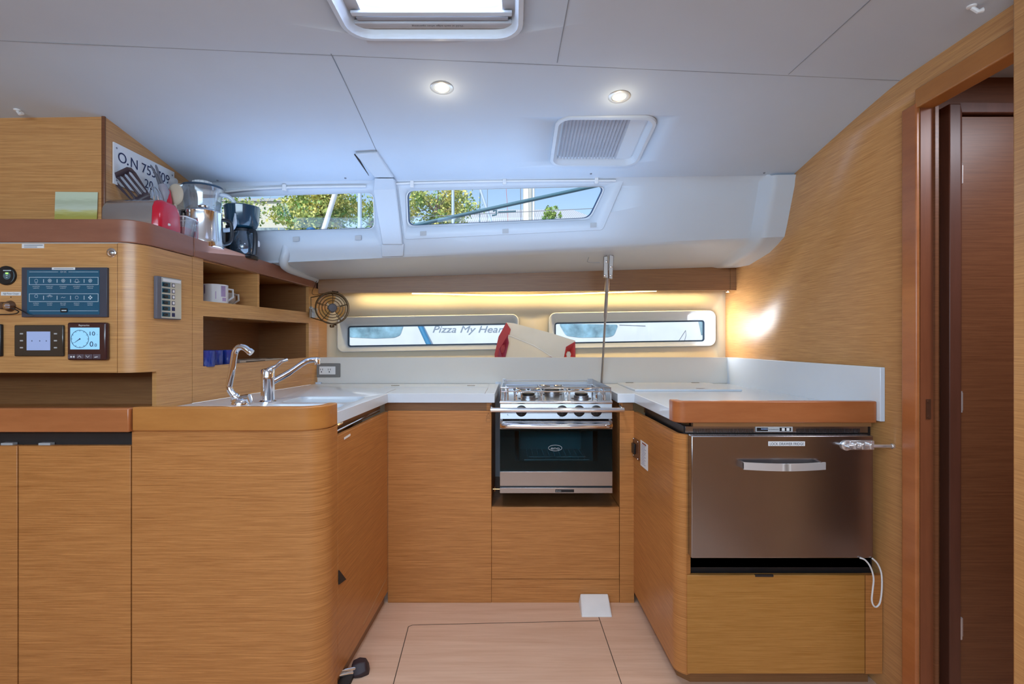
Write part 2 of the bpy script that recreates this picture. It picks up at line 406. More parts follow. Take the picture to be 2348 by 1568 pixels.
# pillar between the deck windows
mb = MB(); dn = Vector((0,-.018,-.012))
A1 = [on_ceil(815,350), on_ceil(866,347), on_ceil(905,405), on_ceil(860,405)]
B1 = [on_coach(857,432), on_coach(910,430), on_coach(925,557), on_coach(878,557)]
top4 = [p+dn for p in A1]; lo4 = [p+dn for p in B1]
mb.prism([p+Vector((0,.03,.03)) for p in A1], (0,-.045,-.04))
mb.add([top4[3], top4[2], lo4[1], lo4[0], A1[3]+Vector((0,.05,0)), A1[2]+Vector((0,.05,0)), B1[1]+Vector((0,.02,0)), B1[0]+Vector((0,.02,0))], [(0,1,2,3),(4,7,6,5),(0,3,7,4),(1,5,6,2),(0,4,5,1),(3,2,6,7)])
mb.prism([p+Vector((0,.02,0)) for p in B1], (0,-.038,-.012))
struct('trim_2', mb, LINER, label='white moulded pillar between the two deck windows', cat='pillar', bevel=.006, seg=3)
C1 = [on_coach(875,558), on_coach(927,557), on_coach(925,585), on_coach(877,587)]
tag(MB().prism([on_ceil(812,353)+Vector((0,0,-.003)),on_ceil(817,352)+Vector((0,0,-.003)),on_ceil(846,402)+Vector((0,0,-.003))],(0,0,.003)).build('pillar_gap_shadow', DARK), 'dark wedge drawn as the gap shadow left of the pillar head', 'gap', kind='structure')  # thin dark piece added to draw the shadow in the gap
struct('trim_3', MB().prism([p+Vector((0,.01,0)) for p in C1], (0,-.02,-.006)), LINER, label='small white cover plate at the foot of the pillar', cat='cover plate', bevel=.002)
# left end flange moulding
pts = [on_coach(648,556)+Vector((0,.012,.0)), on_coach(654,576)+Vector((0,.006,0))] + [Vector((-1.065,2.44,Zb(-1.065)-.002)), Vector((-1.075,2.52,Zb(-1.07)-.018)), Vector((-1.078,2.70,Zv(-1.07)+.01)), Vector((-1.075,2.86,Zv(-1.07)-.002))]
mb = MB(); mb.tube(smooth(pts), [.006,.010,.014,.018]+[.021]*13+[.020]*4, 12); struct('trim_4', mb, LINER, label='rounded white moulding where the deck edge meets the shelf cap', cat='trim')

# bulkhead on the right with the passage opening
OY0, OY1, OZ = 1.2755, 1.572, 1.852
poly = [(-1.75,0),(3.05,0),(3.05,1.60),(2.9,1.60),(2.60,1.61),(2.44,1.66),(2.31,1.90),(2.20,1.92),(1.65,2.0),(-1.75,2.0)]
mb = MB(); mb.prism([(XW,y,z) for y, z in poly], (.04,0,0))
wr = struct('wall_right', mb, OAKW, label='oak veneered bulkhead on the right side of the galley', cat='wall')
cut(wr, [cutter(lambda m: m.box(1.1,1.4,OY0-.03,OY1,-.1,OZ))])
tag(MB().box(XW+.001,XW+.05,OY1-.004,1.60,0,OZ).build('opening_jamb', wood('passage_jamb',(.17,.05,.02),(.24,.075,.03),stretch=(9,9,1.2))), 'dark reddish jamb inside the passage opening', 'jamb', kind='structure')
mb = MB(); mb.box(XW-.012,XW+.0005,OY1-.002,1.628,0,OZ+.012)
struct('trim_5', mb, MAHO, label='vertical solid wood edge trim of the passage opening', cat='trim', bevel=.004, seg=3)
mb = MB(); mb.box(XW-.010,XW+.045,OY0-.03,OY1+.006,OZ-.004,OZ+.055)
struct('trim_6', mb, MAHOR, label='solid wood head trim above the passage opening', cat='trim', bevel=.004, seg=3)
mb = MB(); mb.box(1.186,1.2234,1.03,1.24,0,1.975)
struct('trim_7', mb, OAKW, label='light oak post at the right edge, near side of the passage', cat='post', bevel=.004)
# passage
mb = MB(); mb.box(XW+.04,2.6,1.66,1.70,-.0,1.99); struct('wall_passage', mb, OAKV, label='oak bulkhead with shade in its colour seen through the passage opening', cat='wall')
mb = MB(); mb.box(2.3,2.34,.3,1.66,0,1.99); struct('wall_passage_side', mb, OAKV, label='far side wall of the passage', cat='wall')
mb = MB(); mb.box(XW+.04,2.4,.3,.34,0,1.99); struct('wall_passage_near', mb, OAKV, label='near wall of the passage', cat='wall')
mb = MB(); mb.box(XW+.04,2.4,.3,1.66,1.985,2.02); struct('ceiling_passage', mb, VINYL, label='white headliner of the passage', cat='ceiling')
d1 = thing('door_1', (1.39,1.65,0), 'oak door with shade in its colour and three chrome hinges beyond the passage opening', 'door', kind='structure')
MB().box(1.392,1.97,1.638,1.66,.075,1.852).build('door_leaf', OAKV, d1, bevel=.002)
FR = wood('passage_door_frame', (.10,.035,.02), (.14,.05,.03), stretch=(9,9,1.2))
MB().box(1.356,1.392,1.622,1.66,0,1.885).box(1.392,2.0,1.622,1.66,1.856,1.885).build('door_frame', FR, d1, bevel=.003)
for z in (1.67,.96,.255):
    mb = MB(); mb.tube([(1.394,1.632,z-.033),(1.394,1.632,z+.033)], .0085, 12).box(1.380,1.408,1.634,1.637,z-.028,z+.028); mb.tube([(1.394,1.632,z+.006),(1.394,1.632,z+.008)], .0068, 12)
    mb.build('hinge', mat('satin_nickel',(.75,.74,.74),.3,.6), d1)
mb = MB(); mb.box(1.24,1.254,1.566,1.572,.915,.975).tube([(1.247,1.565,.968),(1.247,1.568,.968)],.004,8).tube([(1.247,1.565,.922),(1.247,1.568,.922)],.004,8)
tag(mb.build('latch_strike', mat('bronze_metal',(.25,.12,.07),.35,.8)), 'small brown metal latch strike in the edge of the passage opening', 'latch strike')
tag(MB().box(1.262,1.272,1.560,1.574,0,1.85).build('door_edge_seal', OAKV), 'thin reddish door stop strip inside the passage opening', 'door stop')

# window board behind the worktop
WP = []
mb = MB(); mb.box(-1.0625,1.2234,3.0,3.012,.86,1.46)
wb = struct('wall_back', mb, BEIGE, label='cream lining board with two hull windows behind the worktop', cat='wall')
def sl(x): return .0165*x
def hw(x0, x1, z0, z1, r, Y): return rrect(x0, x1, z0, z1, r, f=lambda a, b: (a, Y, b+sl(a)))
HWA = (-.9975,.035,1.107,1.302,.035); HWAi = (-.972,.022,1.133,1.256,.016)
HWB = (.215,1.163,1.107,1.306,.035); HWBi = (.252,1.140,1.131,1.256,.016)
cut(wb, [cutter(lambda m: m.prism(hw(*HWA, 2.9), (0,.2,0))), cutter(lambda m: m.prism(hw(*HWB, 2.9), (0,.2,0)))])
for nm, o_, i_, lab in (('window_3', HWA, HWAi, 'long hull window left behind the worktop'), ('window_4', HWB, HWBi, 'long hull window right behind the worktop')):
    t = thing(nm, ((o_[0]+o_[1])/2,3.0,o_[2]), lab, 'window', kind='structure')
    ex = lambda r, d, dr=0: (r[0]-d, r[1]+d, r[2]-d, r[3]+d, r[4]+d)
    mb = MB(); mb.loft([hw(*ex(o_,.004),2.996), hw(*o_,2.993), hw(*ex(o_,-.004),2.998), hw(*ex(i_,.012),3.055), hw(*ex(i_,.001),3.085), hw(*i_,3.10), hw(*ex(i_,.03),3.10), hw(*ex(o_,.004),2.999)], False)
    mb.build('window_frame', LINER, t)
    MB().ring(hw(*ex(i_,.004),3.099), hw(*ex(i_,-.008),3.099), (0,.01,0)).build('gasket', mat('dark_gasket', (.01,.035,.07), .4), t)
    MB().prism(hw(*ex(i_,.002),3.112), (0,.004,0)).build('pane', GLASS, t)
    for x in ((-.93,-.58,-.02) if nm == 'window_3' else (.32,1.06)):
        MB().box(x-.022,x+.022,3.0,3.01,o_[3]-.006+sl(x),o_[3]-.001+sl(x)).build('curtain_clip', WHITEP, t)
# wall outside the lining so no gap shows light
mb = MB(); mb.box(-1.15,1.30,3.012,3.05,.0,1.105-.02).box(-1.15,1.30,3.012,3.05,1.345,1.62).box(-1.15,-1.01,3.012,3.05,1.08,1.36).box(.045,.205,3.012,3.05,1.08,1.36).box(1.178,1.30,3.012,3.05,1.08,1.36)
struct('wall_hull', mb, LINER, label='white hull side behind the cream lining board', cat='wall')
# valance
def vz(x): return 1.4205+.0078*x
mb = MB(); mb.hexa([(-1.075,2.86,vz(-1.06)),(XW,2.86,vz(XW)),(XW,2.875,vz(XW)),(-1.075,2.875,vz(-1.06)),(-1.075,2.86,Zv(-1.06)+.02),(XW,2.86,Zv(XW)+.02),(XW,2.875,Zv(XW)+.02),(-1.075,2.875,Zv(-1.06)+.02)])
mb.hexa([(-1.075,2.87,vz(-1.06)+.012),(XW,2.87,vz(XW)+.012),(XW,3.0,vz(XW)+.012),(-1.075,3.0,vz(-1.06)+.012)]+[(-1.075,2.87,vz(-1.06)+.02),(XW,2.87,vz(XW)+.02),(XW,3.0,vz(XW)+.02),(-1.075,3.0,vz(-1.06)+.02)])
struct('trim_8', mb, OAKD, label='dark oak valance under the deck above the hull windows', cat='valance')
tag(MB().box(XW-.03,XW-.0002,2.855,2.8595,vz(1.2)-.001,Zv(1.2)-.0).build('valance_joint_strip', OAKD), 'narrow oak end strip of the valance at the right bulkhead', 'trim strip')
# upper left bulkhead
mb = MB(); mb.box(-2.9,-1.404,1.80,1.83,1.49,1.955)
struct('wall_left', mb, OAKD if False else OAKW, label='oak veneered bulkhead above the instrument console', cat='wall')
mb = MB(); ys2 = [1.80,1.9,2.0,2.1,2.2,2.27]
mb.prism([(-1.4,1.804,1.48)]+[(-1.4,2.33,1.48),(-1.4,2.33,1.82)]+[(-1.4,max(y,1.804),Zc(-1.4,y)+.02) for y in ys2[::-1]], (-.03,0,0))
struct('wall_left_side', mb, OAKW, label='oak veneered side wall behind the number plaque', cat='wall')
mb = MB(); mb.box(-1.411,-1.3975,1.796,1.803,1.50,1.955); struct('trim_9', mb, OAKV, label='dark corner strip of the upper left bulkhead', cat='trim', bevel=.004)
# left wall beyond the shelf end
mb = MB(); mb.box(-1.10,-1.0615,2.86,3.0,.86,1.49); struct('wall_left_corner', mb, OAKW, label='short oak return between shelf unit and hull windows', cat='wall')
# saloon behind the camera
mb = MB(); mb.box(-3,3.2,-1.80,-1.76,0,.85); struct('wall_saloon', mb, OAK, label='saloon side wall behind the camera', cat='wall')
mb = MB(); mb.box(-3,3.2,-1.80,-1.76,.85,2.01); struct('wall_saloon_upper', mb, LINER, label='white upper saloon side behind the camera', cat='wall')
mb = MB(); mb.box(-3.0,-2.96,-1.8,2.0,0,2.01); struct('wall_aft', mb, OAKW, label='aft bulkhead beyond the left edge', cat='wall')
# ---------------------------------------------------------------- worktops
ZT, ZB = .92, .88
wl = thing('worktop', (-.9,2.3,ZB), 'white solid worktop with two sinks left of the cooker', 'worktop')
def slab(pts, name, parent): return MB().prism([(x,y,ZB) for x, y in pts], (0,0,ZT-ZB)).build(name, WHITE, parent, bevel=.002)
so_ = slab([(-1.218,1.606),(-.62,1.606),(-.5668,1.70),(-.5435,2.29),(-.076,2.29),(-.070,2.849),(XL(2.849)+.004,2.849)], 'worktop_slab', wl)
so_.modifiers.clear()
B1_ = (-.872,-.600,1.955,2.17); B2_ = (-.872,-.600,1.66,1.905)
def sk(m, b): m.prism(rrect(b[0],b[1],b[2],b[3],.045,f=lambda a,c:(a,c,.8)), (0,0,.3))
cut(so_, [cutter(lambda m: sk(m, B1_)), cutter(lambda m: sk(m, B2_))])
b = so_.modifiers.new('bevel','BEVEL'); b.width=.0015; b.segments=2; b.limit_method='ANGLE'
mb = MB(); mb.box(-1.0735,XW-.022,2.85,2.864,ZT,1.063)
spl = tag(mb.build('backsplash', mat('off_white_solid_surface',(.72,.69,.64),.25,coat=.3,var=.01), None, bevel=.0015), 'white upstand along the back of the worktop', 'backsplash')
mb = MB(); mb.box(-1.083,-1.0745,2.838,2.864,ZT,1.063).build('edge_strip', MAHO, spl)
mb = MB(); mb.box(XL(2.83)+.003,-1.035,2.832,2.849,ZT,ZT+.008); mb.build('corner_block', WHITE, wl)
wr_ = thing('worktop', (.85,2.3,ZB), 'white solid worktop over the fridge right of the cooker', 'worktop')
slab([(.462,2.29),(.536,2.29),(.54,1.76),(.575,1.742),(1.205,1.742),(1.175,2.849),(.462,2.849)], 'worktop_slab', wr_)
mb = MB(); mb.hexa([(1.207,1.715,.885),(XW-.0005,1.715,.885),(XW-.0005,2.865,.885),(1.172,2.865,.885),(1.207,1.715,1.063),(XW-.0005,1.715,1.063),(XW-.0005,2.865,1.063),(1.172,2.865,1.063)])
tag(mb.build('side_splash', WHITE, None, bevel=.002), 'white upstand on the right bulkhead above the fridge', 'backsplash')
# locker lids in the worktop
def lid(x0,x1,y0,y1,par,catch):
    o = MB().box(x0,x1,y0,y1,ZT,ZT+(.009 if x0 > 0 else .0012)).build('worktop_lid', WHITE, par, bevel=.002)
    for cx, cy in catch:
        MB().box(cx-.02,cx+.02,cy-.006,cy+.006,ZT+(.009 if x0 > 0 else .001),ZT+(.011 if x0 > 0 else .003)).build('lid_catch', mat('worn_catch',(.16,.13,.10),.4,.5), o)
    return o
lid(.565,1.055,2.40,2.80,wr_,[(.625,2.785),(.975,2.785)])
MB().box(.86,.90,2.44,2.452,ZT+.009,ZT+.011).build('finger_ring', CHROME, wr_)
lid(-.64,-.12,2.62,2.80,wl,[(-.60,2.69),(-.21,2.69)])
for b_ in ((-.56,-.557,2.295,2.563),(-.12,-.117,2.295,2.60),(-.78,-.56,2.56,2.563)): MB().box(*b_,ZT,ZT+.0005).build('slab_joint', mat('pale_joint',(.5,.52,.55),.6), wl)
# sinks
def sink(b, lab):
    t = thing('sink_basin', ((b[0]+b[1])/2,(b[2]+b[3])/2,.75), lab, 'sink', 'stainless steel sinks')
    f = lambda d, z: rrect(b[0]+d,b[1]-d,b[2]+d,b[3]-d,max(.045-d*.3,.02),f=lambda a,c:(a,c,z))
    MB().loft([f(-.012,.8795), f(.001,.8795), f(.004,.872), f(.012,.775), f(.03,.762)], True, False, True).build('bowl', STEEL, t)
    cx, cy = (b[0]+b[1])/2, (b[2]+b[3])/2
    MB().lathe((cx,cy,.7615),(0,0,1),[(.03,0),(.032,.003),(.024,.003),(.018,0)],24).build('drain', CHROME, t)
sink(B1_, 'steel sink bowl nearer the backsplash'); sink(B2_, 'steel sink bowl just behind the wooden fiddle rail')
# fiddle rails
pathL = [(-1.144,1.575)]+[(-1.144+.05*i,1.575) for i in range(1,9)]+[(x,y) for x,y in arc((-.652,1.66),.085,-90,0,8)]+[(-.5665,1.70)]
fp = MB().ribbon(pathL, .03, .878, .950).build('fiddle_rail', MAHOR, None, bevel=.004, seg=3); tag(fp, 'orange wood fiddle rail with rounded end in front of the sinks', 'fiddle rail')
pathR = [(.5395,1.80)]+[(x,y) for x,y in arc((.5745,1.765),.035,180,270,7)]+[(1.2065,1.73)]
fr = MB().ribbon(pathR, .03, .878, .950).build('fiddle_rail', MAHOR, None, bevel=.004, seg=3); tag(fr, 'reddish wood fiddle rail on the worktop above the fridge', 'fiddle rail')
fr.data.materials[0] = wood('solid_wood_edge_fridge', (.36,.105,.03), (.46,.155,.05), rough=.3, coat=.35, stretch=(1.2,1.2,9))

# ---------------------------------------------------------------- left: desk and peninsula
dk = thing('desk_cabinet', (-1.7,1.6,0), 'low oak cabinet with two doors under the instrument console', 'cabinet')
MB().box(-2.9,-1.146,1.565,1.60,.876,.948).build('edge_rail', MAHO, dk, bevel=.004)
MB().box(-2.9,-1.218,1.605,1.93,.90,.918).build('desk_top', OAK, dk)
MB().box(-2.9,-1.157,1.62,1.64,.0,.876).build('carcass_front', DARK, dk)
MB().box(-1.4995,-1.159,1.59,1.61,.0,.831).build('door', OAK, dk, bevel=.0015)
MB().box(-1.86,-1.5035,1.59,1.61,.0,.831).build('door', OAK, dk, bevel=.0015)
for x in (-1.545,-1.43): MB().box(x-.018,x+.018,1.60,1.616,.829,.837).build('door_catch', LGREY, dk)
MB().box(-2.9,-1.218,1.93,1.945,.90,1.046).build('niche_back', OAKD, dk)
pn = thing('sink_cabinet', (-.86,1.95,0), 'oak sink cabinet with rounded corner under the left worktop', 'cabinet')
pf = [(-1.1545,1.59)]+[(-1.1545+.05*i,1.59) for i in range(1,10)]+arc((-.639,1.662),.072,-90,0,10)+[(-.567,1.70)]
MB().ribbon(pf, .018, 0, .877).build('front_panel', OAK, pn)
MB().hexa([(-.585,1.70,.05),(-.567,1.704,.05),(-.546,2.30,.05),(-.564,2.30,.05),(-.585,1.70,.84),(-.567,1.704,.84),(-.546,2.30,.84),(-.564,2.30,.84)]).build('side_door', OAK, pn, bevel=.0015)
MB().hexa([(-.62,1.68,.84),(-.60,1.70,.84),(-.58,2.30,.84),(-.62,2.30,.84),(-.62,1.68,.88),(-.60,1.70,.88),(-.58,2.30,.88),(-.62,2.30,.88)]).build('finger_recess', OAKD, pn)
MB().hexa([(-.60,1.66,0),(-.585,1.66,0),(-.562,2.30,0),(-.58,2.30,0),(-.60,1.66,.05),(-.585,1.66,.05),(-.562,2.30,.05),(-.58,2.30,.05)]).build('toe_kick', OAKD, pn)
def onS(px, py):   # on the side door plane
    k = (px-1174)/F; Y = (-.567-.035*-1.704*-1)/(k-.035) if False else None
    # x = -.567+.03523*(y-1.704)
    Y = (-.567-.03523*1.704)/(k-.03523); return at(px, py, Y)
e = Vector((.0015,0,0))
MB().prism([onS(775,1307)+e, onS(791,1328)+e, onS(775,1340)+e], (.003,0,0)).build('finger_tab', DARK, pn)
MB().prism([onS(788,1003)+e, onS(802,994)+e, onS(802,999)+e, onS(788,1008)+e], (.001,0,0)).build('sticker', PAPER, pn)
MB().prism([onS(832,1430)+e*.3, onS(884,1328)+e*.3, onS(884.8,1329)+e*.3, onS(833,1432)+e*.3], (.0004,0,0)).build('scratch', mat('pale_scratch',(.55,.33,.16),.5), pn)
mb = MB().tube([(-.60,1.69,.858),(-.585,1.72,.868),(-.58,1.78,.872)], .006, 8); mb.tube([(-.585,1.70,.85),(-.58,2.28,.85)], .004, 8); mb.build('hinge_rail', CHROME, pn)
# ---------------------------------------------------------------- back cabinets
bc = thing('base_cabinet', (-.33,2.3,0), 'tall oak base panel left of the cooker', 'cabinet')
MB().box(-.546,-.0905,2.30,2.318,.0,.843).build('front_panel', OAK, bc, bevel=.0015)
MB().box(-.564,-.0905,2.32,2.335,.84,.88).build('recess_back', OAKD, bc)
MB().box(-.1125,-.0905,2.319,2.84,.0,.879).build('side_panel', OAK, bc)
wt = mat('pressed_mark', (.20,.10,.05), .6)
mb = MB()
p = lambda px, py: at(px, py, 2.2995)
mb.tube([p(1120,947),p(1115,956),p(1125,956)], .0006, 5, True).tube([p(1115,959),p(1124,959),p(1124,967),p(1115,967)], .0006, 5, True).build('warning_mark', wt, bc)
oc = thing('cooker_cabinet', (.19,2.3,0), 'oak cooker bay with a drawer beneath it', 'cabinet')
MB().box(-.0895,.4715,2.30,2.318,.105,.4205).build('drawer', OAK, oc, bevel=.0015)
MB().box(-.0895,.4715,2.302,2.32,.0,.103).build('plinth', OAK, oc)
MB().box(.4735,.5365,2.30,2.318,.0,.843).build('filler_panel', OAK, oc)
MB().box(.4735,.5365,2.32,2.335,.84,.88).build('recess_back', OAKD, oc)
MB().box(.4735,.490,2.318,2.84,.0,.879).build('side_panel', OAK, oc)
MB().box(-.0895,.4715,2.318,2.84,.405,.418).build('bay_floor', OAKD, oc)
MB().box(-.0895,.4715,2.832,2.848,.0,.93).build('bay_back', WHITE, oc)
# ---------------------------------------------------------------- right cabinet
rc = thing('fridge_cabinet', (.87,1.75,0), 'oak cabinet with rounded edge and bottom drawer around the fridge', 'cabinet')
ps = [(.535,2.30),(.5425,1.80)]+arc((.5935,1.773),.051,180,245,8)+[(.5745,1.7215)]
MB().ribbon(ps[:-1]+[(.574,1.7225)], .018, .05, .84).build('side_panel', OAK, rc)
MB().ribbon([(.560,2.30),(.567,1.80),(.60,1.765),(1.20,1.765)], .015, 0, .055).build('toe_kick', OAKD, rc)
MB().ribbon([(.575,2.28),(.585,1.79),(.60,1.775)], .012, .84, .88).build('finger_recess', OAKD, rc)
MB().box(.5765,1.1615,1.722,1.74,.0545,.3785).build('drawer', wood('oak_veneer_drawer', (.33,.135,.02), (.50,.24,.06)), rc, bevel=.0015)
MB().box(.8,.86,1.721,1.7275,.3735,.380).build('finger_notch', DARK, rc)
MB().box(1.1635,1.2185,1.722,1.74,.0545,.3785).build('filler_panel', OAK, rc)
MB().box(.573,1.2,1.745,1.76,.376,.455).build('shadow_gap', BLACK, rc)
MB().box(.60,1.19,1.733,1.755,.866,.879).build('top_strip', OAKD, rc)
# side outlet and notice
def onR(px, py, o=0): # plane x = .5425-.015*(y-1.8)
    k = (px-1174)/F; Y = (.5425+.015*1.8)/(k+.015); v = at(px, py, Y); v.x -= o; return v
sw = thing('shut_off_plate', onR(1461,1030), 'small brown cover plate with lever on the cabinet side right of the cooker', 'cover plate')
MB().prism([onR(1454,1003),onR(1467,1012),onR(1467,1056),onR(1454,1046)], (-.006,0,0)).build('plate', mat('brown_plastic',(.13,.05,.025),.35), sw, bevel=.002)
MB().prism([onR(1455,1014,.006),onR(1461,1018,.006),onR(1461,1042,.006),onR(1455,1037,.006)], (-.008,0,0)).build('lever', BLACK, sw, bevel=.002)
for q_ in ((1455.5,1005.5),(1465.5,1013),(1455.5,1043),(1465.5,1052.5)):
    v = onR(*q_, .0055); MB().lathe(v,(-1,0,0),[(.0035,0),(.003,.0015)],10).build('screw', CHROME, sw)
nt_ = tag(MB().prism([onR(1469,1008),onR(1485.5,1020),onR(1485.5,1080),onR(1469,1066)], (-.001,0,0)).build('notice', PAPER), 'small white printed notice stuck on the cabinet side by the fridge', 'notice')
mb = MB()
for i in range(13):
    y = 1018+i*3.6; w_ = random.uniform(.55,1)
    mb.prism([onR(1471,y,.0011),onR(1471+13*w_,y+9*w_,.0011),onR(1471+13*w_,y+1.2+9*w_,.0011),onR(1471,y+1.2,.0011)], (-.0002,0,0))
mb.build('print_lines', mat('lilac_print',(.35,.35,.5),.6), nt_)
MB().prism([onR(1473,1013.5,.0011),onR(1482,1020,.0011),onR(1482,1023.5,.0011),onR(1473,1017,.0011)], (-.0002,0,0)).build('heading', mat('red_print',(.35,.1,.06),.6), nt_)

# ---------------------------------------------------------------- fridge
fg = thing('drawer_fridge', (.87,1.75,.42), 'built-in stainless steel drawer fridge under the right worktop', 'fridge')
MB().box(.572,1.195,1.745,2.25,.395,.866).build('housing', BLACK, fg)
MB().box(.575,1.178,1.733,1.745,.846,.866).build('vent_panel', STEELD, fg)
for x0, n_ in ((.600,42),(.942,44)):
    mb = MB()
    for i in range(n_): x = x0+i*.0048; mb.box(x,x+.0022,1.7318,1.7335,.847,.8595)
    mb.build('vent_slots', BLACK, fg)
dr = MB().box(.5795,1.1675,1.690,1.728,.4475,.843).build('drawer_front', STEELD, fg, bevel=.003)
MB().box(.5815,1.1645,1.7285,1.7448,.45,.84).build('door_gasket', BLACK, fg)
cp = MB().box(.806,.927,1.7285,1.733,.8495,.8655).build('control_panel', LGREY, fg)
MB().box(.8085,.845,1.7275,1.7285,.852,.863).build('display', BLACK, cp)
MB().box(.884,.921,1.7275,1.7285,.852,.863).build('button_field', BLACK, cp)
for i in range(5): MB().box(.823+i*.0045,.8245+i*.0045,1.727,1.7276,.858-.0006*i*0,.8595).build('indicator_light', mat('blue_led',(.1,.2,.9),.4,emit=(.3,.5,1),estr=3), cp)
text('lettering', 'VITRIFRIGO', .0035, (.8475,1.7284,.8555), (1,0,0), (0,0,1), INK, cp, .033)
for x in (.8905,.906): MB().box(x,x+.0095,1.7268,1.7274,.853,.862).build('button', WHITEP, cp)
lb = MB().box(.8275,.9455,1.689,1.690,.8105,.825).build('sticker', PAPER, dr)
text('lettering', 'LOCK DRAWER FRIDGE', .0088, (.8315,1.6888,.8133), (1,0,0), (0,0,1), INK, fg, .110)
# bowed handle
mb = MB(); hx0, hx1, hz = .737, .998, .7515
for i in range(16):
    t0, t1 = i/16, (i+1)/16; f = lambda t: (hx0+(hx1-hx0)*t, 1.664-.012*math.sin(math.pi*t))
    (xa,ya),(xb,yb) = f(t0), f(t1); za, zb_ = hz-.0022*math.sin(math.pi*t0), hz-.0022*math.sin(math.pi*t1)
    mb.hexa([(xa,ya,za-.0115),(xb,yb,zb_-.0115),(xb,yb+.006,zb_-.0115),(xa,ya+.006,za-.0115),(xa,ya,za+.0115),(xb,yb,zb_+.0115),(xb,yb+.006,zb_+.0115),(xa,ya+.006,za+.0115)])
mb.build('handle', mat('satin_aluminium',(.72,.72,.72),.35,.55), dr)
MB().box(hx0,hx0+.008,1.664,1.690,hz-.010,hz+.010).build('handle_mount', STEEL, dr); MB().box(hx1-.02,hx1-.012,1.664,1.690,hz-.004,hz+.013).build('handle_mount', STEEL, dr)
bl = thing('barrel_bolt', (1.12,1.69,.81), 'chrome barrel bolt at the top right corner of the fridge drawer', 'bolt')
MB().box(1.080,1.1655,1.683,1.6895,.799,.8285).lathe((1.078,1.6895,.8125),(0,-1,0),[(.0165,0),(.0165,.006),(.013,.008)],24).build('base_plate', mat('satin_chrome',(.80,.80,.82),.2,.75), bl, bevel=.001)
MB().tube([(1.078,1.676,.8125),(1.221,1.676,.8125)], .0058, 12).lathe((1.216,1.676,.8125),(1,0,0),[(.008,0),(.008,.006)],16).tube([(1.07,1.676,.8125),(1.07,1.655,.8125)],.004,10).build('bolt_rod', mat('satin_chrome',(.80,.80,.82),.2,.75), bl)
for x in (1.098,1.122,1.148): MB().box(x-.005,x+.005,1.668,1.684,.803,.822).build('bolt_guide', mat('satin_chrome',(.80,.80,.82),.2,.75), bl, bevel=.002)
for x in (1.09,1.158):
    for z in (.8025,.825): MB().lathe((x,1.6828,z),(0,-1,0),[(.003,0),(.0022,.002)],10).build('screw', mat('satin_chrome',(.80,.80,.82),.2,.75), bl)
MB().tube([(1.092,1.672,.818),(1.106,1.668,.808),(1.118,1.668,.818)], .0022, 8).build('hasp_loop', mat('satin_chrome',(.80,.80,.82),.2,.75), bl)
# cord
pc = [at(px,py,1.685) for px,py in ((1972,1279),(1984,1284),(1996,1300),(2003,1325),(2001,1352),(1999,1375),(2003,1388),(2010,1391),(2018,1380),(2022,1350),(2021,1315),(2012,1292),(2000,1280))]

tag(MB().tube(smooth(pc), .0026, 8).build('cord_loop', WHITEP), 'white cord loop hanging below the right corner of the fridge', 'cord')
# white floor cover, floor pedal
mb = MB(); x0, x1 = .288, .427
mb.hexa([(x0,2.178,.0),(x1-.008,2.178,.0),(x1,2.3,.0),(x0+.004,2.3,.0),(x0+.008,2.183,.004),(x1-.014,2.183,.004),(x1-.006,2.297,.042),(x0+.012,2.297,.042)])
tag(mb.build('floor_cover', WHITEP, None, bevel=.006, seg=3), 'white plastic wedge cover on the floor against the plinth', 'cover')
fpd = thing('foot_pedal', (-.52,1.80,0), 'chrome foot pedal with black rubber pad beside the sink cabinet', 'pedal')
pa, pb_ = at(790,1548,1.77), at(825,1538,1.80)
MB().tube([pa+Vector((-.03,-.005,0)),pb_], .008, 10).tube([pa+Vector((-.03,-.005,.014)),pb_+Vector((0,0,.012))], .006, 10).build('pedal_arm', CHROME, fpd)
c = at(829,1537,1.81); mb = MB(); mb.lathe(c+Vector((-.030,0,-.004)), (1,.15,.28), [(.022,0),(.034,.008),(.036,.03),(.028,.05),(.018,.054)], 6, False); mb.build('rubber_pad', mat('black_rubber',(.035,.022,.028),.55), fpd, bevel=.003)
MB().box(-.60,-.54,1.70,1.80,0,.012).build('pedal_base', DARK, fpd)
# ---------------------------------------------------------------- instrument console and shelf unit on the left
def ct(y): return 1.544-.0445*(y-1.70)
def cb_(y): return 1.469-.028*(y-1.70)
c0, c1, c2 = Vector((-1.281,1.70)), Vector((XL(1.70),1.70)), Vector((XL(1.768),1.768))
bez = [(c0*(1-t)**2+c1*2*t*(1-t)+c2*t*t) for t in [i/10 for i in range(11)]]
cn = thing('instrument_console', (-1.7,1.75,1.045), 'oak instrument console with dark wood top rail and rounded corner', 'console')
def conpt(p, d): return p
MB().box(-2.9,-1.283,1.70,1.716,1.046,1.466).build('front_door', OAKW, cn, bevel=.001)
MB().ribbon([(p.x,p.y) for p in bez]+[(XL(1.82),1.82),(XL(1.9355),1.9355)], .016, 1.046, lambda x,y: cb_(y)-.002).build('corner_panel', OAKW, cn)
MB().ribbon([(XL(1.772),1.772),(XL(1.9355),1.9355)], .016, .90, 1.046).build('lower_panel', OAKW, cn)
MB().box(-2.9,-1.235,1.72,1.93,1.046,1.055).build('bottom_board', OAKD, cn)
o6 = .006
capp = [(-2.9,1.70-o6),(-2.2,1.70-o6),(-1.6,1.70-o6),(-1.4,1.70-o6)]+[(p.x+o6*i/10,p.y-o6*(1-i/10)) for i,p in enumerate(bez)]
MB().ribbon(capp+[(XL(1.85)+o6,1.85),(XL(1.9355)+o6,1.9355)], .03, lambda x,y: cb_(y), lambda x,y: ct(y)).build('top_rail', CAPW, cn, bevel=.003)
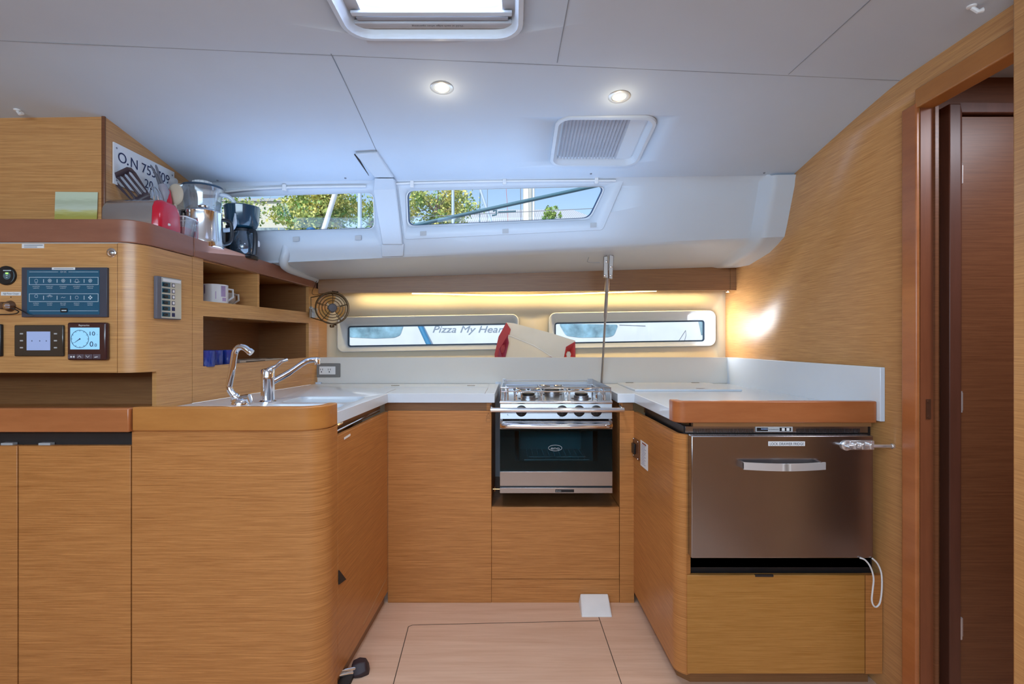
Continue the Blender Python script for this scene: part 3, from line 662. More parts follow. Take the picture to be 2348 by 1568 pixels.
mb = MB(); mb.prism([(-2.9,1.72,1.533),(-1.26,1.72,1.533),(-1.245,1.80,1.529),(XL(1.94)-.01,1.94,1.523),(-1.42,1.94,1.523),(-1.42,1.80,1.529),(-2.9,1.80,1.529)], (0,0,-.012)).build('ledge', CAPW, cn)
def cbox(m_, x0, y0, x1, y1, d0, d1, Y=1.70):
    a, b_ = at(x0, y1, Y-d1), at(x1, y0, Y-d1); return m_.box(a.x, b_.x, Y-d1, Y-d0, a.z, b_.z)
def place(name, lab, cat, px, py, grp=None): return thing(name, at(px,py,1.70), lab, cat, grp)

def lbox(m_, Y0, Y1, t0, t1, z0, z1):
    z0f = z0 if callable(z0) else (lambda y: z0); z1f = z1 if callable(z1) else (lambda y: z1)
    def p(Y, t, z): return (XL(Y)-NL.x*t, Y-NL.y*t, z)
    return m_.hexa([p(Y0,t0,z0f(Y0)),p(Y1,t0,z0f(Y1)),p(Y1,t1,z0f(Y1)),p(Y0,t1,z0f(Y0)),p(Y0,t0,z1f(Y0)),p(Y1,t0,z1f(Y1)),p(Y1,t1,z1f(Y1)),p(Y0,t1,z1f(Y0))])
su = thing('shelf_unit', (XL(2.4)-.1,2.4,.92), 'oak shelf unit with open compartments and sloping dark top rail', 'shelf')
mb = MB(); lbox(mb,1.9375,1.993,0,.016,.92,lambda y: cb_(y)); lbox(mb,2.771,2.80,0,.016,.92,lambda y: cb_(y))
lbox(mb,1.993,2.771,0,.016,1.245,1.303); lbox(mb,1.993,2.771,0,.016,.92,lambda y: 1.053+(y-1.993)*.0155)
mb.build('face_frame', OAKW, su)
MB().ribbon([(XL(2.80),2.80),(XL(2.82)+.002,2.82),(-1.062,2.838),(-1.058,2.862)], .016, .92, lambda x,y: cb_(y)).build('end_post', OAKW, su)
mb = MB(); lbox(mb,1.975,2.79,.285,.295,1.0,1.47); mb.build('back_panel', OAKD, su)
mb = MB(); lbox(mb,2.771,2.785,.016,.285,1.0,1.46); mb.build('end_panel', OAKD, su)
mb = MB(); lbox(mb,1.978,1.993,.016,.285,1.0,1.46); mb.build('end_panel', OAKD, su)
mb = MB(); lbox(mb,1.993,2.771,.010,.285,1.287,1.3); lbox(mb,1.993,2.771,.010,.285,1.247,1.257); mb.build('shelf', OAKW, su)
mb = MB(); lbox(mb,1.993,2.771,.012,.285,1.035,1.05); mb.build('shelf', OAKW, su)
mb = MB(); lbox(mb,1.993,2.771,.016,.285,1.455,1.468); mb.build('top_board', OAKW, su)
mb = MB(); lbox(mb,2.336,2.352,.006,.285,1.30,1.456); mb.build('divider', OAKW, su)
mb = MB(); mb.ribbon([(XL(y)+o6,y) for y in (1.9375,2.1,2.3,2.5,2.7,2.80)]+[(-1.066,2.83),(-1.066,2.859)], .03, lambda x,y: cb_(y), lambda x,y: ct(y)); mb.build('top_rail', CAPW, su, bevel=.003)
mb = MB(); mb.prism([(XL(1.94)-.01,1.94,ct(1.94)-.012),(XL(2.41)-.01,2.41,ct(2.41)-.012),(-1.42,2.41,ct(2.41)-.012),(-1.42,1.94,ct(1.94)-.012)], (0,0,-.012)); mb.build('ledge', CAPW, su)
for Y in (2.28,2.62): MB().lathe((XL(Y)-.10,Y,1.2465),(0,0,-1),[(.022,0),(.02,.002),(.012,.002)],20).build('puck_light', CHROME, su)

# devices on the console
def stick(x0,y0,x1,y1,lab,lines=1,Y=1.70,d=0):
    m_ = MB(); cbox(m_,x0,y0,x1,y1,d+.0002,d+.001,Y); o = tag(m_.build('label_strip', PAPER), lab, 'label', 'printed label strips')
    return o
s_ = stick(50,559,101,569,'white printed label strip near the top edge of the console')
m_ = MB(); cbox(m_,55,561.4,98,563,.001,.0013); cbox(m_,55,565.4,85,567,.001,.0013); m_.build('print_lines', INKG, s_)
s_ = stick(2,669,48,677.5,'white printed label strip above the plugged socket')
text('lettering','High Power Charger',.006,at(7,675,1.6985),(1,0,0),(0,0,1),INKG,s_,.052)
lk = thing('cabinet_lock', at(257,580,1.70), 'round chrome push-button lock at the top right of the console', 'lock')
MB().lathe(at(257,580,1.70),(0,-1,0),[(.0155,0),(.0155,.004),(.012,.006),(.009,.0062)],28).build('ring', CHROME, lk)
MB().lathe(at(257,580,1.694),(0,-1,0),[(.0085,0),(.0085,.003),(.006,.005),(.001,.0055)],20).build('button', STEEL, lk)
gg = thing('battery_gauge', at(17,632,1.70), 'round black battery gauge with green light', 'gauge')
MB().lathe(at(17,632,1.70),(0,-1,0),[(.031,0),(.031,.006),(.028,.009),(.025,.009)],36).build('bezel', BLACK, gg)
MB().lathe(at(16,632,1.6915),(0,-1,0),[(.0245,0),(.0001,.001)],36).build('dial_face', mat('slate_face',(.09,.15,.18),.3), gg)
m_ = MB(); cbox(m_,12.5,625,18,628,.010,.0112); m_.build('green_light', mat('green_led',(.3,.9,.1),.4,emit=(.4,1,.15),estr=1.2), gg)
m_ = MB(); cbox(m_,13.5,630.5,17,632,.010,.011); cbox(m_,13.5,635,17,636.5,.010,.011); cbox(m_,7,619,25,621,.010,.011); m_.build('print_marks', LINES, gg)
pnl = place('switch_panel', 'large dark touch switch panel with two rows of pale icons', 'panel', 147, 670)
m_ = MB(); cbox(m_,49,613,245,727,0,.010); m_.build('panel_body', mat('dark_grey_panel',(.055,.06,.085),.35), pnl, bevel=.0015)
m_ = MB(); cbox(m_,62,619,228,721,.010,.0106); m_.build('touch_face', mat('petrol_blue_face',(.008,.095,.18),.22), pnl)
def pl(m_, x0,y0,x1,y1): return cbox(m_,x0,y0,x1,y1,.0107,.0112)
m_ = MB(); pl(m_,67,622.8,133,623.6); pl(m_,157,622.8,225,623.6); pl(m_,67,712.2,138,713); pl(m_,157,712.2,225,713)
for y0,y1 in ((635,653),(673,692)):
    pl(m_,67,y0,225,y0+1); pl(m_,67,y1-1,225,y1); pl(m_,66.5,y0,67.6,y1); pl(m_,224.4,y0,225.5,y1)
    for x in (99,130,161,192): pl(m_,x,y0+5,x+1.4,y1-5)
m_.build('frame_lines', LINES, pnl)
ic = MB()
def circ(x, y, r, w=.0005, m_=ic, k=14): m_.tube([at(x+r*math.cos(2*math.pi*i/k), y+r*math.sin(2*math.pi*i/k), 1.689) for i in range(k)], w, 4, True)
for x in (83,114,145,176,207): circ(x, 643.5, 3.6)
circ(83,679,3.6); circ(176,682,3.6)
for x in (114,145,207):
    for a in range(0,180,45):
        dx, dy = 5*math.cos(math.radians(a)), 5*math.sin(math.radians(a)); ic.tube([at(x-dx,643.5-dy,1.689),at(x+dx,643.5+dy,1.689)], .0004, 4)
for k in (3,5,7): ic.tube([at(114-k,681-k*.5+2,1.689),at(114,678-k*.6+2,1.689),at(114+k,681-k*.5+2,1.689)], .0005, 4)
ic.tube([at(140,683,1.689),at(143,681,1.689),at(146,683,1.689),at(150,681,1.689)], .0007, 4)
for dx, dy in ((3,0),(-3,0),(0,3),(0,-3)): ic.lathe(at(207+dx,682+dy,1.6895),(0,-1,0),[(.0028,0),(.002,.0005)],8)
ic.tube([at(80,647,1.689),at(83,651,1.689),at(86,647,1.689)], .0005, 4); ic.tube([at(170,646,1.689),at(176,648,1.689),at(183,646,1.689)], .0007, 4)
ic.build('icons', LINES, pnl)
for x, a, b_ in ((83,'NAVIGATION','LIGHTS'),(114,'RUNNING LIGHT','NAVIGATION'),(145,'STEAMING','LIGHT'),(176,'INSTRUMENTS','AUTOPILOT'),(207,'ANCHOR','WINDLASS')):
    text('caption',a,.0032,at(x,656.6+1.2,1.6885),(1,0,0),(0,0,1),LINES,pnl,.0225,align='CENTER'); text('caption',b_,.0032,at(x,661.8,1.6885),(1,0,0),(0,0,1),LINES,pnl,.018,align='CENTER')
for x, a, b_ in ((83,'INTERIOR','LIGHTING'),(114,'WIFI','WATER'),(145,'BILGE','PUMP'),(176,'REFRIGERATOR','STEREO'),(207,'DOMESTIC','BLOWER')):
    text('caption',a,.0032,at(x,696.4,1.6885),(1,0,0),(0,0,1),LINES,pnl,.018,align='CENTER'); text('caption',b_,.0032,at(x,700.4,1.6885),(1,0,0),(0,0,1),LINES,pnl,.016,align='CENTER')
text('caption','12V DC',.0055,at(145.5,625,1.6885),(1,0,0),(0,0,1),LINES,pnl,.020,align='CENTER')
m_ = MB(); cbox(m_,138,707,153,716,.0106,.014); m_.build('usb_socket', BLACK, pnl, bevel=.001)
m_ = MB(); cbox(m_,141,710.5,152,713,.0135,.0145); m_.build('usb_tongue', LINES, pnl)
s_ = stick(119,613,172,618.5,'white printed label strip stuck on top edge of the dark switch panel', d=.0105)
m_ = MB(); cbox(m_,123,615,168,616.4,.0116,.012); m_.build('print_lines', INKG, s_)
pg = thing('power_plug', at(22,703,1.70), 'round metal power plug with black cable below the battery gauge', 'plug')
MB().lathe(at(24,702,1.70),(0,-1,0),[(.0185,0),(.017,.006),(.012,.012),(.012,.03),(.009,.034)],20).build('plug_body', mat('brown_metal',(.18,.10,.06),.35,.5), pg)
MB().lathe(at(20,702,1.672),(-.5,-1,0),[(.009,0),(.009,.012),(.005,.014)],16).build('plug_cap', CHROME, pg)
MB().tube(smooth([at(26,706,1.675),at(40,712,1.672),at(42,716,1.68),at(30,720,1.685),at(-10,721,1.69)]), .0018, 8).tube(smooth([at(33,703,1.69),at(50,712,1.683),at(66,721,1.684),at(78,725,1.69)]), .0016, 8).build('cable', BLACK, pg)
MB().lathe(at(25,681,1.70),(0,-1,0),[(.002,0),(.001,.001)],8).build('screw', DARK, pg)
dv = place('tank_display', 'small dark framed display with pale screen and six buttons', 'display', 88, 781)
m_ = MB(); cbox(m_,32,745,145,817,0,.008); m_.build('housing', mat('bronze_black',(.035,.028,.022),.2,coat=.6), dv, bevel=.003)
m_ = MB(); cbox(m_,61,760,115,803,.008,.0085); m_.build('screen', mat('lit_screen_blue',(.25,.32,.55),.3,emit=(.35,.46,.75),estr=.35,var=0), dv)
m_ = MB()
for x in (49,127):
    for y in (765,781,797): cbox(m_,x-3.5,y-1.5,x+3.5,y+1.5,.008,.0088)
m_.build('buttons', LGREY, dv)
m_ = MB()
for x in (73,91,106): cbox(m_,x-1.2,780,x+1.2,783,.0085,.0088)
m_.build('screen_marks', mat('screen_print',(.12,.15,.28),.5), dv)
wi = place('wind_instrument', 'square maroon-black wind instrument with lit dial reading 10 and 0.0', 'instrument', 197, 783)
m_ = MB(); cbox(m_,153,739,243,826,0,.018); m_.build('housing', mat('maroon_black',(.045,.012,.014),.25,coat=.5), wi, bevel=.006, seg=3)
m_ = MB(); cbox(m_,161,751,228,801,.018,.0186); m_.build('screen', mat('lit_screen_cyan',(.2,.45,.65),.3,emit=(.33,.68,.92),estr=.5,var=0), wi)
for i in range(4):
    m_ = MB(); cbox(m_,155.5+i*19,812,172.5+i*19,822.5,.017,.0195); m_.build('button', mat('button_grey',(.11,.08,.10),.4), wi, bevel=.001)
Z_ = 1.6805
m_ = MB(); m_.tube([at(183+20*math.cos(a),777+20*math.sin(a),Z_+.0002) for a in [2*math.pi*i/40 for i in range(40)]], .0007, 5, True)
for i in range(12):
    a = math.pi*i/6; m_.tube([at(183+20*math.cos(a),777+20*math.sin(a),Z_),at(183+17*math.cos(a),777+17*math.sin(a),Z_)], .0006, 4)
m_.tube([at(183.5,776.5,Z_),at(170,786,Z_)], [.0012,.0004], 6).lathe(at(183,777,Z_+.001),(0,-1,0),[(.0025,0),(.002,.0008)],12).build('dial', NAVY, wi)
text('lettering','Raymarine',.0055,at(181,747.5,1.6815),(1,0,0),(0,0,1),PAPER,wi,.034)
text('lettering','10',.013,at(206,769,Z_),(1,0,0),(0,0,1),NAVY,wi,.017)
text('lettering','0',.017,at(206,794.5,Z_),(1,0,0),(0,0,1),NAVY,wi,.011)
text('lettering','.0',.010,at(215,794.5,Z_),(1,0,0),(0,0,1),NAVY,wi,.010)
text('lettering','T',.004,at(222,769,Z_),(1,0,0),(0,0,1),NAVY,wi)
m_ = MB()
for i, x in enumerate((166,182,201,220)):
    if i in (1,2):
        s = -1 if i == 1 else 1; m_.tube([at(x-4,817.5-2*s,1.680),at(x,817.5+2*s,1.680),at(x+4,817.5-2*s,1.680)], .0008, 5)
    elif i == 0:
        for dx in (-3,3): m_.lathe(at(x+dx,818,1.6803),(0,-1,0),[(.003,0),(.002,.0005)],10)
    else: m_.tube([at(x-3,819,1.680),at(x+4,818,1.680)], .0013, 5)
m_.build('button_symbols', PAPER, wi)
m_ = MB(); cbox(m_,-40,743,2,817,0,.010); tag(m_.build('instrument_housing', BLACK, None, bevel=.003), 'edge of a black instrument cut by the left edge of the photo', 'instrument')

# breaker panel on the oblique face
bp = thing('breaker_panel', onL(380,680), 'slim grey breaker panel with six switches on the oblique console side', 'panel')
Yb0, Yb1 = YL(352), YL(408); ztop = lambda y: 1.146+(784-(624+(y-Yb0)/(Yb1-Yb0)*10))*y/F
m_ = MB(); lbox(m_,Yb0,Yb1,-.013,0,1.2258-.001,1.3685); m_.build('body', mat('slate_grey_body',(.13,.13,.16),.4), bp, bevel=.002)
m_ = MB(); lbox(m_,Yb0+.018,Yb1-.001,-.0142,-.013,1.228,1.3665); m_.build('face_plate', mat('silver_face',(.50,.55,.56),.3,.5), bp)
m_ = MB(); lbox(m_,Yb0+.024,Yb1-.004,-.0150,-.0142,1.353,1.363); m_.build('label', PAPER, bp)
for i in range(6):
    z = 1.343-i*.0205
    m_ = MB(); lbox(m_,Yb0+.020,Yb0+.055,-.0150,-.0142,z-.0075,z+.0075); m_.build('switch_slot', mat('slot_blue',(.02,.10,.15),.4), bp)
    m_ = MB(); lbox(m_,Yb0+.024,Yb0+.038,-.022,-.0148,z-.005,z+.004); m_.build('toggle', BLACK, bp, bevel=.0015)
    m_ = MB(); lbox(m_,Yb0+.063,Yb0+.076,-.0150,-.0142,z-.0065,z+.0065); m_.build('fuse_mark', NAVY if True else BLACK, bp)
    if i < 4:
        m_ = MB(); lbox(m_,Yb0+.065,Yb0+.074,-.0154,-.0149,z-.0045,z+.0045); m_.build('fuse_label', PAPER, bp)

# plaque
pq = thing('number_plaque', (-1.398,2.0,1.775), 'white plaque lettered O.N 753709 screwed to the upper left side wall', 'sign')
MB().prism([(-1.3995,1.832,1.701),(-1.3995,2.162,1.701),(-1.3995,2.162,1.8475),(-1.3995,1.832,1.8475)], (.005,0,0)).build('board', PAPER, pq, bevel=.001)
text('lettering','O N 753709',.037,(-1.394,1.852,1.786),(0,1,0),(0,0,1),NAVY,pq,.278)
text('lettering','20',.034,(-1.394,1.986,1.734),(0,1,0),(0,0,1),NAVY,pq,.046)
MB().lathe((-1.3945,1.899,1.790),(1,0,0),[(.0038,0),(.0036,.001)],14).build('full_stop', NAVY, pq)
for y, z in ((1.846,1.83),(2.148,1.83),(1.846,1.716)): MB().lathe((-1.3945,y,z),(1,0,0),[(.004,0),(.003,.001)],10).build('screw', INKG, pq)
# notice card
cd = tag(MB().prism([at(126,503,1.797),at(223,503,1.797),at(225,441,1.797),at(128,440,1.797)], (0,-.002,0)).build('picture_card', PAPER), 'pale green and yellow landscape card standing on the ledge left of the toaster', 'picture')
mcd = bpy.data.materials.new('landscape_print'); mcd.use_nodes = True; t = mcd.node_tree; b = t.nodes['Principled BSDF']; b.inputs['Roughness'].default_value = .35
tc = t.nodes.new('ShaderNodeTexCoord'); sp = t.nodes.new('ShaderNodeSeparateXYZ'); t.links.new(tc.outputs['Generated'], sp.inputs[0])
nz = t.nodes.new('ShaderNodeTexNoise'); nz.inputs['Scale'].default_value = 3; mp = t.nodes.new('ShaderNodeMapping'); mp.inputs['Scale'].default_value = (1,1,14); t.links.new(tc.outputs['Generated'], mp.inputs[0]); t.links.new(mp.outputs[0], nz.inputs['Vector'])
ad = t.nodes.new('ShaderNodeMath'); ad.operation = 'MULTIPLY_ADD'; ad.inputs[1].default_value = .35; t.links.new(nz.outputs['Fac'], ad.inputs[0]); t.links.new(sp.outputs['Z'], ad.inputs[2])
rp = t.nodes.new('ShaderNodeValToRGB'); e = rp.color_ramp.elements; e[0].position = .14; e[0].color = (.52,.42,.08,1); e[1].position = .95; e[1].color = (.62,.72,.55,1)
for ps_, c in ((.3,(.45,.42,.10,1)),(.45,(.62,.60,.22,1)),(.55,(.66,.74,.60,1)),(.8,(.50,.58,.42,1))): k = rp.color_ramp.elements.new(ps_); k.color = c
t.links.new(ad.outputs[0], rp.inputs[0]); t.links.new(rp.outputs[0], b.inputs['Base Color']); cd.data.materials[0] = mcd

# ---------------------------------------------------------------- items on the ledge
def lz(y): return ct(y)-.0119
RED = mat('glossy_red_plastic', (.62,.006,.03), .2, coat=.5)
ts = thing('toaster', (-1.30,1.84,lz(1.84)), 'long silver toaster with glossy red end on the ledge under the plaque', 'toaster')
def tsec(x, d=0): 
    y0, y1, z0, z1 = 1.778+d, 1.905-d, lz(1.84)+.002, 1.638-d
    return [Vector((x, c[0], c[1])) for c in [(y0+.004,z0),(y0,z0+.02),(y0+.004,z1-.03),(y0+.014,z1-.010),(y0+.032,z1),(y1-.032,z1),(y1-.014,z1-.010),(y1-.004,z1-.03),(y1,z0+.02),(y1-.004,z0)]]
sh = [(-1.402,.012),(-1.398,.004),(-1.388,.0005),(-1.30,0),(-1.225,0)]
MB().loft([tsec(x,d) for x,d in sh], True, True, True).build('shell', mat('satin_silver',(.56,.57,.60),.22,.9), ts)
MB().loft([tsec(x,d) for x,d in [(-1.2245,0),(-1.212,.001),(-1.202,.006),(-1.197,.016)]], True, True, True).build('end_cap', RED, ts)
MB().box(-1.37,-1.25,1.822,1.832,1.6370,1.6392).box(-1.37,-1.25,1.852,1.862,1.6370,1.6392).build('slot', BLACK, ts)
MB().lathe((-1.197,1.825,1.555),(1,0,0),[(.005,0),(.004,.004)],12).build('knob', WHITEP, ts)
# clear box with red insert next to the toaster
rb = thing('clear_container', (-1.235,1.94,lz(1.94)), 'small clear container holding red plastic beside the toaster', 'container')
CLEAR = glassy('clear_plastic', (.93,.95,.97), .2, .05, diffuse=.12)
z0 = lz(1.95)
MB().loft([rrect(-1.262,-1.208,1.925,1.985,.010,f=lambda a,c:(a,c,z0)), rrect(-1.270,-1.198,1.917,1.993,.012,f=lambda a,c:(a,c,z0+.085)), rrect(-1.266,-1.202,1.921,1.989,.012,f=lambda a,c:(a,c,z0+.085)), rrect(-1.259,-1.211,1.928,1.982,.008,f=lambda a,c:(a,c,z0+.004))], False, True, True).build('shell', CLEAR, rb)
MB().loft([rrect(-1.255,-1.215,1.933,1.978,.010,f=lambda a,c:(a,c,z0+.006)), rrect(-1.260,-1.208,1.929,1.983,.010,f=lambda a,c:(a,c,z0+.05)), rrect(-1.250,-1.218,1.935,1.973,.010,f=lambda a,c:(a,c,z0+.053))], True, True, True).build('insert', RED, rb)
MB().ring(rrect(-1.272,-1.196,1.915,1.995,.012,f=lambda a,c:(a,c,z0+.084)), rrect(-1.265,-1.203,1.922,1.988,.010,f=lambda a,c:(a,c,z0+.084)), (0,0,.004)).build('rim', WHITEP, rb)
# utensil jar with utensils
uj = thing('utensil_jar', (-1.315,2.0,lz(2.0)), 'steel jar holding the cooking utensils behind the toaster', 'jar')
MB().lathe((-1.315,2.0,lz(2.0)),(0,0,1),[(.045,0),(.048,.01),(.048,.125),(.050,.13),(.046,.13),(.045,.012),(.001,.01)],28,True,False).build('jar_body', STEEL, uj)
DKB = mat('dark_brown_nylon', (.06,.04,.05), .4)
sp_ = thing('slotted_spatula', (-1.30,1.99,1.55), 'dark slotted spatula leaning left above the toaster', 'spatula')
P0 = Vector((-1.30,1.985,1.56)); hc = at(301,426,1.875); ax = (hc-P0).normalized()
nv = Vector((.35,-1,.1)); side = ax.cross(nv).normalized(); nv = side.cross(ax).normalized()
hd = [(-.030,-.055),(-.040,.03),(-.038,.05),(-.028,.058),(.028,.058),(.038,.05),(.040,.03),(.030,-.055),(.012,-.075),(-.012,-.075)]
def hp(u, w): return hc+side*u+ax*w
ob = MB().prism([hp(u,w)-nv*.0015 for u,w in hd], nv*.003).build('head', DKB, sp_, bevel=0)
cut(ob, [cutter((lambda k: lambda m: m.prism([hp(k-.0038+dx,dy)-nv*.02 for dx,dy in ((0,-.035),(.0038,-.04),(.0076,-.035),(.0076,.036),(.0038,.042),(0,.036))], nv*.04))(k)) for k in (-.024,-.008,.008,.024)])
MB().tube([hp(0,-.07), P0], [.005,.007], 8).build('handle', DKB, sp_)
wk = thing('whisk', (-1.31,2.0,1.6), 'chrome wire whisk between spatula and tongs', 'whisk')
wc = at(352,455,1.96); wa = Vector((-.05,-.05,1)).normalized(); wu = wa.cross(Vector((0,1,0))).normalized(); wv = wa.cross(wu)
for k in range(6):
    a = math.pi*k/6; d_ = wu*math.cos(a)+wv*math.sin(a)
    MB().tube([wc+wa*(-.085)+d_*.004]+[wc+wa*(.055*math.sin(t)-.01)+d_*.028*math.cos(t) for t in [-1.1+2.2*1.218*i/14 if False else math.pi*(i/14)-.0 for i in range(15)]]+[wc+wa*(-.085)-d_*.004], .0012, 5).build('wire', CHROME, wk)
MB().tube([wc+wa*-.08, wc+wa*-.14], .007, 10).build('handle', CHROME, wk)
tg = thing('carving_fork', (-1.30,2.02,1.6), 'grey two pronged fork sticking up in front of the plaque', 'fork')
fz = at(372,433,1.99)
for px1, py1 in ((345,378),(357,378)):
    MB().tube(smooth([at(368+ (px1-345)*.6,428,1.99), at((368+px1)/2+3,404,1.985), at(px1,py1,1.98)]), [.006]*2+[.0055]*3+[.004]*3+[.002], 6).build('prong', mat('grey_nylon',(.14,.14,.17),.4), tg)
MB().tube([at(372,424,1.99),at(377,440,1.99),at(380,470,2.0)], [.014,.018,.012], 10).build('neck', mat('mauve_grey',(.36,.33,.37),.4), tg)
MB().tube([at(380,468,2.0),Vector((-1.30,2.02,1.56))], .006, 8).build('handle', mat('grey_nylon',(.14,.14,.17),.4), tg)
rd = tag(MB().tube([at(385,436,2.0),at(388,462,2.0),Vector((-1.30,2.0,1.56))], [.008,.011,.006], 10).build('red_utensil_handle', RED), 'red utensil handle between the fork and the wooden spoon', 'handle')
BEI = mat('beige_wood', (.62,.50,.37), .5)
ws = thing('wooden_spoon', (-1.28,2.02,1.58), 'beige round spoon leaning right beside the blender', 'spoon')
sc_ = at(402,446,2.02); 
m_ = MB(); vs=[]; 
for i in range(9):
    th = math.pi*i/8
    for k in range(20):
        a = 2*math.pi*k/20; vs.append(sc_+Vector((.032*math.sin(th)*math.cos(a), -.008*math.cos(th), .042*math.sin(th)*math.sin(a))))
m_.add(vs, [(i*20+k,i*20+(k+1)%20,(i+1)*20+(k+1)%20,(i+1)*20+k) for i in range(8) for k in range(20)], True); m_.build('bowl', BEI, ws)
MB().tube([sc_+Vector((0,0,-.038)),Vector((-1.30,2.02,1.56))], .006, 8).build('handle', BEI, ws)
ms = thing('measuring_spoon', (-1.30,2.05,1.6), 'small grey and clear ladle behind the beige spoon', 'spoon')
m_ = MB(); m_.lathe(at(398,418,2.08),(.1,-1,.3),[(.001,-.006),(.012,-.004),(.018,.003),(.0175,.005),(.011,.0),(.001,-.003)],20,True,False); m_.build('bowl', mat('warm_grey_plastic',(.42,.40,.40),.4), ms)
MB().lathe(at(410,434,2.07),(.5,-1,.3),[(.001,-.006),(.014,-.004),(.024,.004),(.0235,.006),(.013,.0),(.001,-.003)],20,True,False).build('bowl', CLEAR, ms)
MB().tube([at(398,424,2.08),Vector((-1.32,2.01,1.56))], .003, 8).build('handle', CHROME, ms)
# blender
bz = lz(2.2)
bd = thing('blender', (-1.295,2.19,bz), 'blender with clear jug and black lid behind the steel kettle', 'blender')
bcn = (-1.295,2.19)
CLJ = glassy('clear_jug_plastic', (.96,.97,.99), .3, .06, diffuse=.10)
MB().lathe((*bcn,bz),(0,0,1),[(.070,0),(.070,.01),(.062,.05),(.05,.08),(.048,.09)],32).build('motor_base', BLACK, bd)
MB().lathe((*bcn,bz),(0,0,1),[(.050,.09),(.060,.13),(.072,.24),(.077,.27),(.079,.275),(.076,.275),(.069,.24),(.057,.13),(.047,.093)],36,True,False).build('jug', CLJ, bd)
MB().lathe((*bcn,bz),(0,0,1),[(.07,.272),(.078,.277),(.077,.284),(.05,.29),(.04,.29)],36).build('lid', mat('dark_blue_lid',(.03,.06,.10),.25,coat=.5), bd)
m_ = MB(); m_.lathe((*bcn,bz),(0,0,1),[(.034,.289),(.036,.293),(.036,.303),(.032,.306)],28)
for k in range(14): a = 2*math.pi*k/14; m_.box(bcn[0]+.036*math.cos(a)-.002,bcn[0]+.036*math.cos(a)+.002,bcn[1]+.036*math.sin(a)-.002,bcn[1]+.036*math.sin(a)+.002,bz+.291,bz+.304)
m_.build('lid_knob', WHITEP, bd)
hx = bcn[0]; MB().tube(smooth([(hx+.066,2.20,bz+.255),(hx+.095,2.215,bz+.25),(hx+.118,2.225,bz+.22),(hx+.120,2.225,bz+.16),(hx+.105,2.22,bz+.115),(hx+.058,2.20,bz+.105)]), .009, 10).build('handle', glassy('clear_handle',(.85,.9,.95),.5,.05,diffuse=.5), bd)
MB().lathe((*bcn,bz+.1),(0,0,1),[(.02,0),(.022,.006),(.004,.02),(.001,.03)],8).build('blade', CHROME, bd)
# kettle
kc = (-1.217,2.065); kz = lz(2.075)
kt = thing('kettle', (*kc,kz), 'polished steel kettle on the ledge in front of the blender', 'kettle')
MB().lathe((*kc,kz),(0,0,1),[(.071,0),(.072,.004),(.070,.03),(.065,.135),(.066,.140),(.063,.143)],40).build('body', CHROME, kt)
MB().lathe((*kc,kz),(0,0,1),[(.063,.142),(.055,.148),(.02,.152),(.008,.153)],32).build('lid', CHROME, kt)
MB().lathe((*kc,kz),(0,0,1),[(.006,.152),(.006,.158),(.018,.161),(.02,.166),(.012,.170),(.001,.171)],20).build('lid_knob', CHROME, kt)
MB().tube(smooth([(kc[0]+.052,kc[1]+.035,kz+.12),(kc[0]+.078,kc[1]+.055,kz+.112),(kc[0]+.078,kc[1]+.055,kz+.04),(kc[0]+.055,kc[1]+.035,kz+.02)]), .007, 10).build('handle', BLACK, kt)
MB().prism([Vector((kc[0]-.05,kc[1]-.035,kz+.142)),Vector((kc[0]-.062,kc[1]-.055,kz+.138)),Vector((kc[0]-.032,kc[1]-.06,kz+.139)),Vector((kc[0]-.04,kc[1]-.045,kz+.115))],(.004,.004,0)).build('spout', CHROME, kt)
# coffee maker
cc_ = (-1.178,2.285); cz = lz(2.285)
cm = thing('coffee_maker', (*cc_,cz), 'black and teal drip coffee maker at the end of the ledge', 'coffee maker')
TEAL = mat('smoked_teal_plastic', (.010,.040,.065), .12, coat=.7)
MB().lathe((*cc_,cz),(0,0,1),[(.062,0),(.064,.004),(.064,.014),(.05,.016)],32).build('base', BLACK, cm)
MB().lathe((cc_[0]-.035,cc_[1]+.0,cz),(0,0,1),[(.034,.012),(.034,.145)],20).build('column', BLACK, cm)
MB().lathe((*cc_,cz),(0,0,1),[(.04,.13),(.058,.140),(.066,.160),(.070,.205),(.073,.225),(.070,.229),(.03,.232)],36).build('filter_housing', TEAL, cm)
MB().lathe((cc_[0]+.008,cc_[1]-.008,cz),(0,0,1),[(.046,.017),(.052,.03),(.054,.06),(.046,.095),(.038,.115),(.041,.125),(.037,.125),(.043,.095),(.050,.06),(.044,.022)],32,True,False).build('carafe', glassy('smoked_glass',(.25,.34,.42),.5,.03,diffuse=.1), cm)
MB().lathe((cc_[0]+.008,cc_[1]-.008,cz),(0,0,1),[(.040,.117),(.042,.128),(.02,.131)],24).build('carafe_lid', BLACK, cm)
MB().tube(smooth([(cc_[0]+.05,cc_[1]-.03,cz+.118),(cc_[0]+.074,cc_[1]-.04,cz+.112),(cc_[0]+.078,cc_[1]-.042,cz+.06),(cc_[0]+.072,cc_[1]-.04,cz+.015)]), .010, 10).build('carafe_handle', BLACK, cm)
MB().lathe((cc_[0]+.064,cc_[1]+.01,cz+.07),(1,.1,0),[(.014,0),(.013,.004)],20).build('round_badge', PAPER, cm)
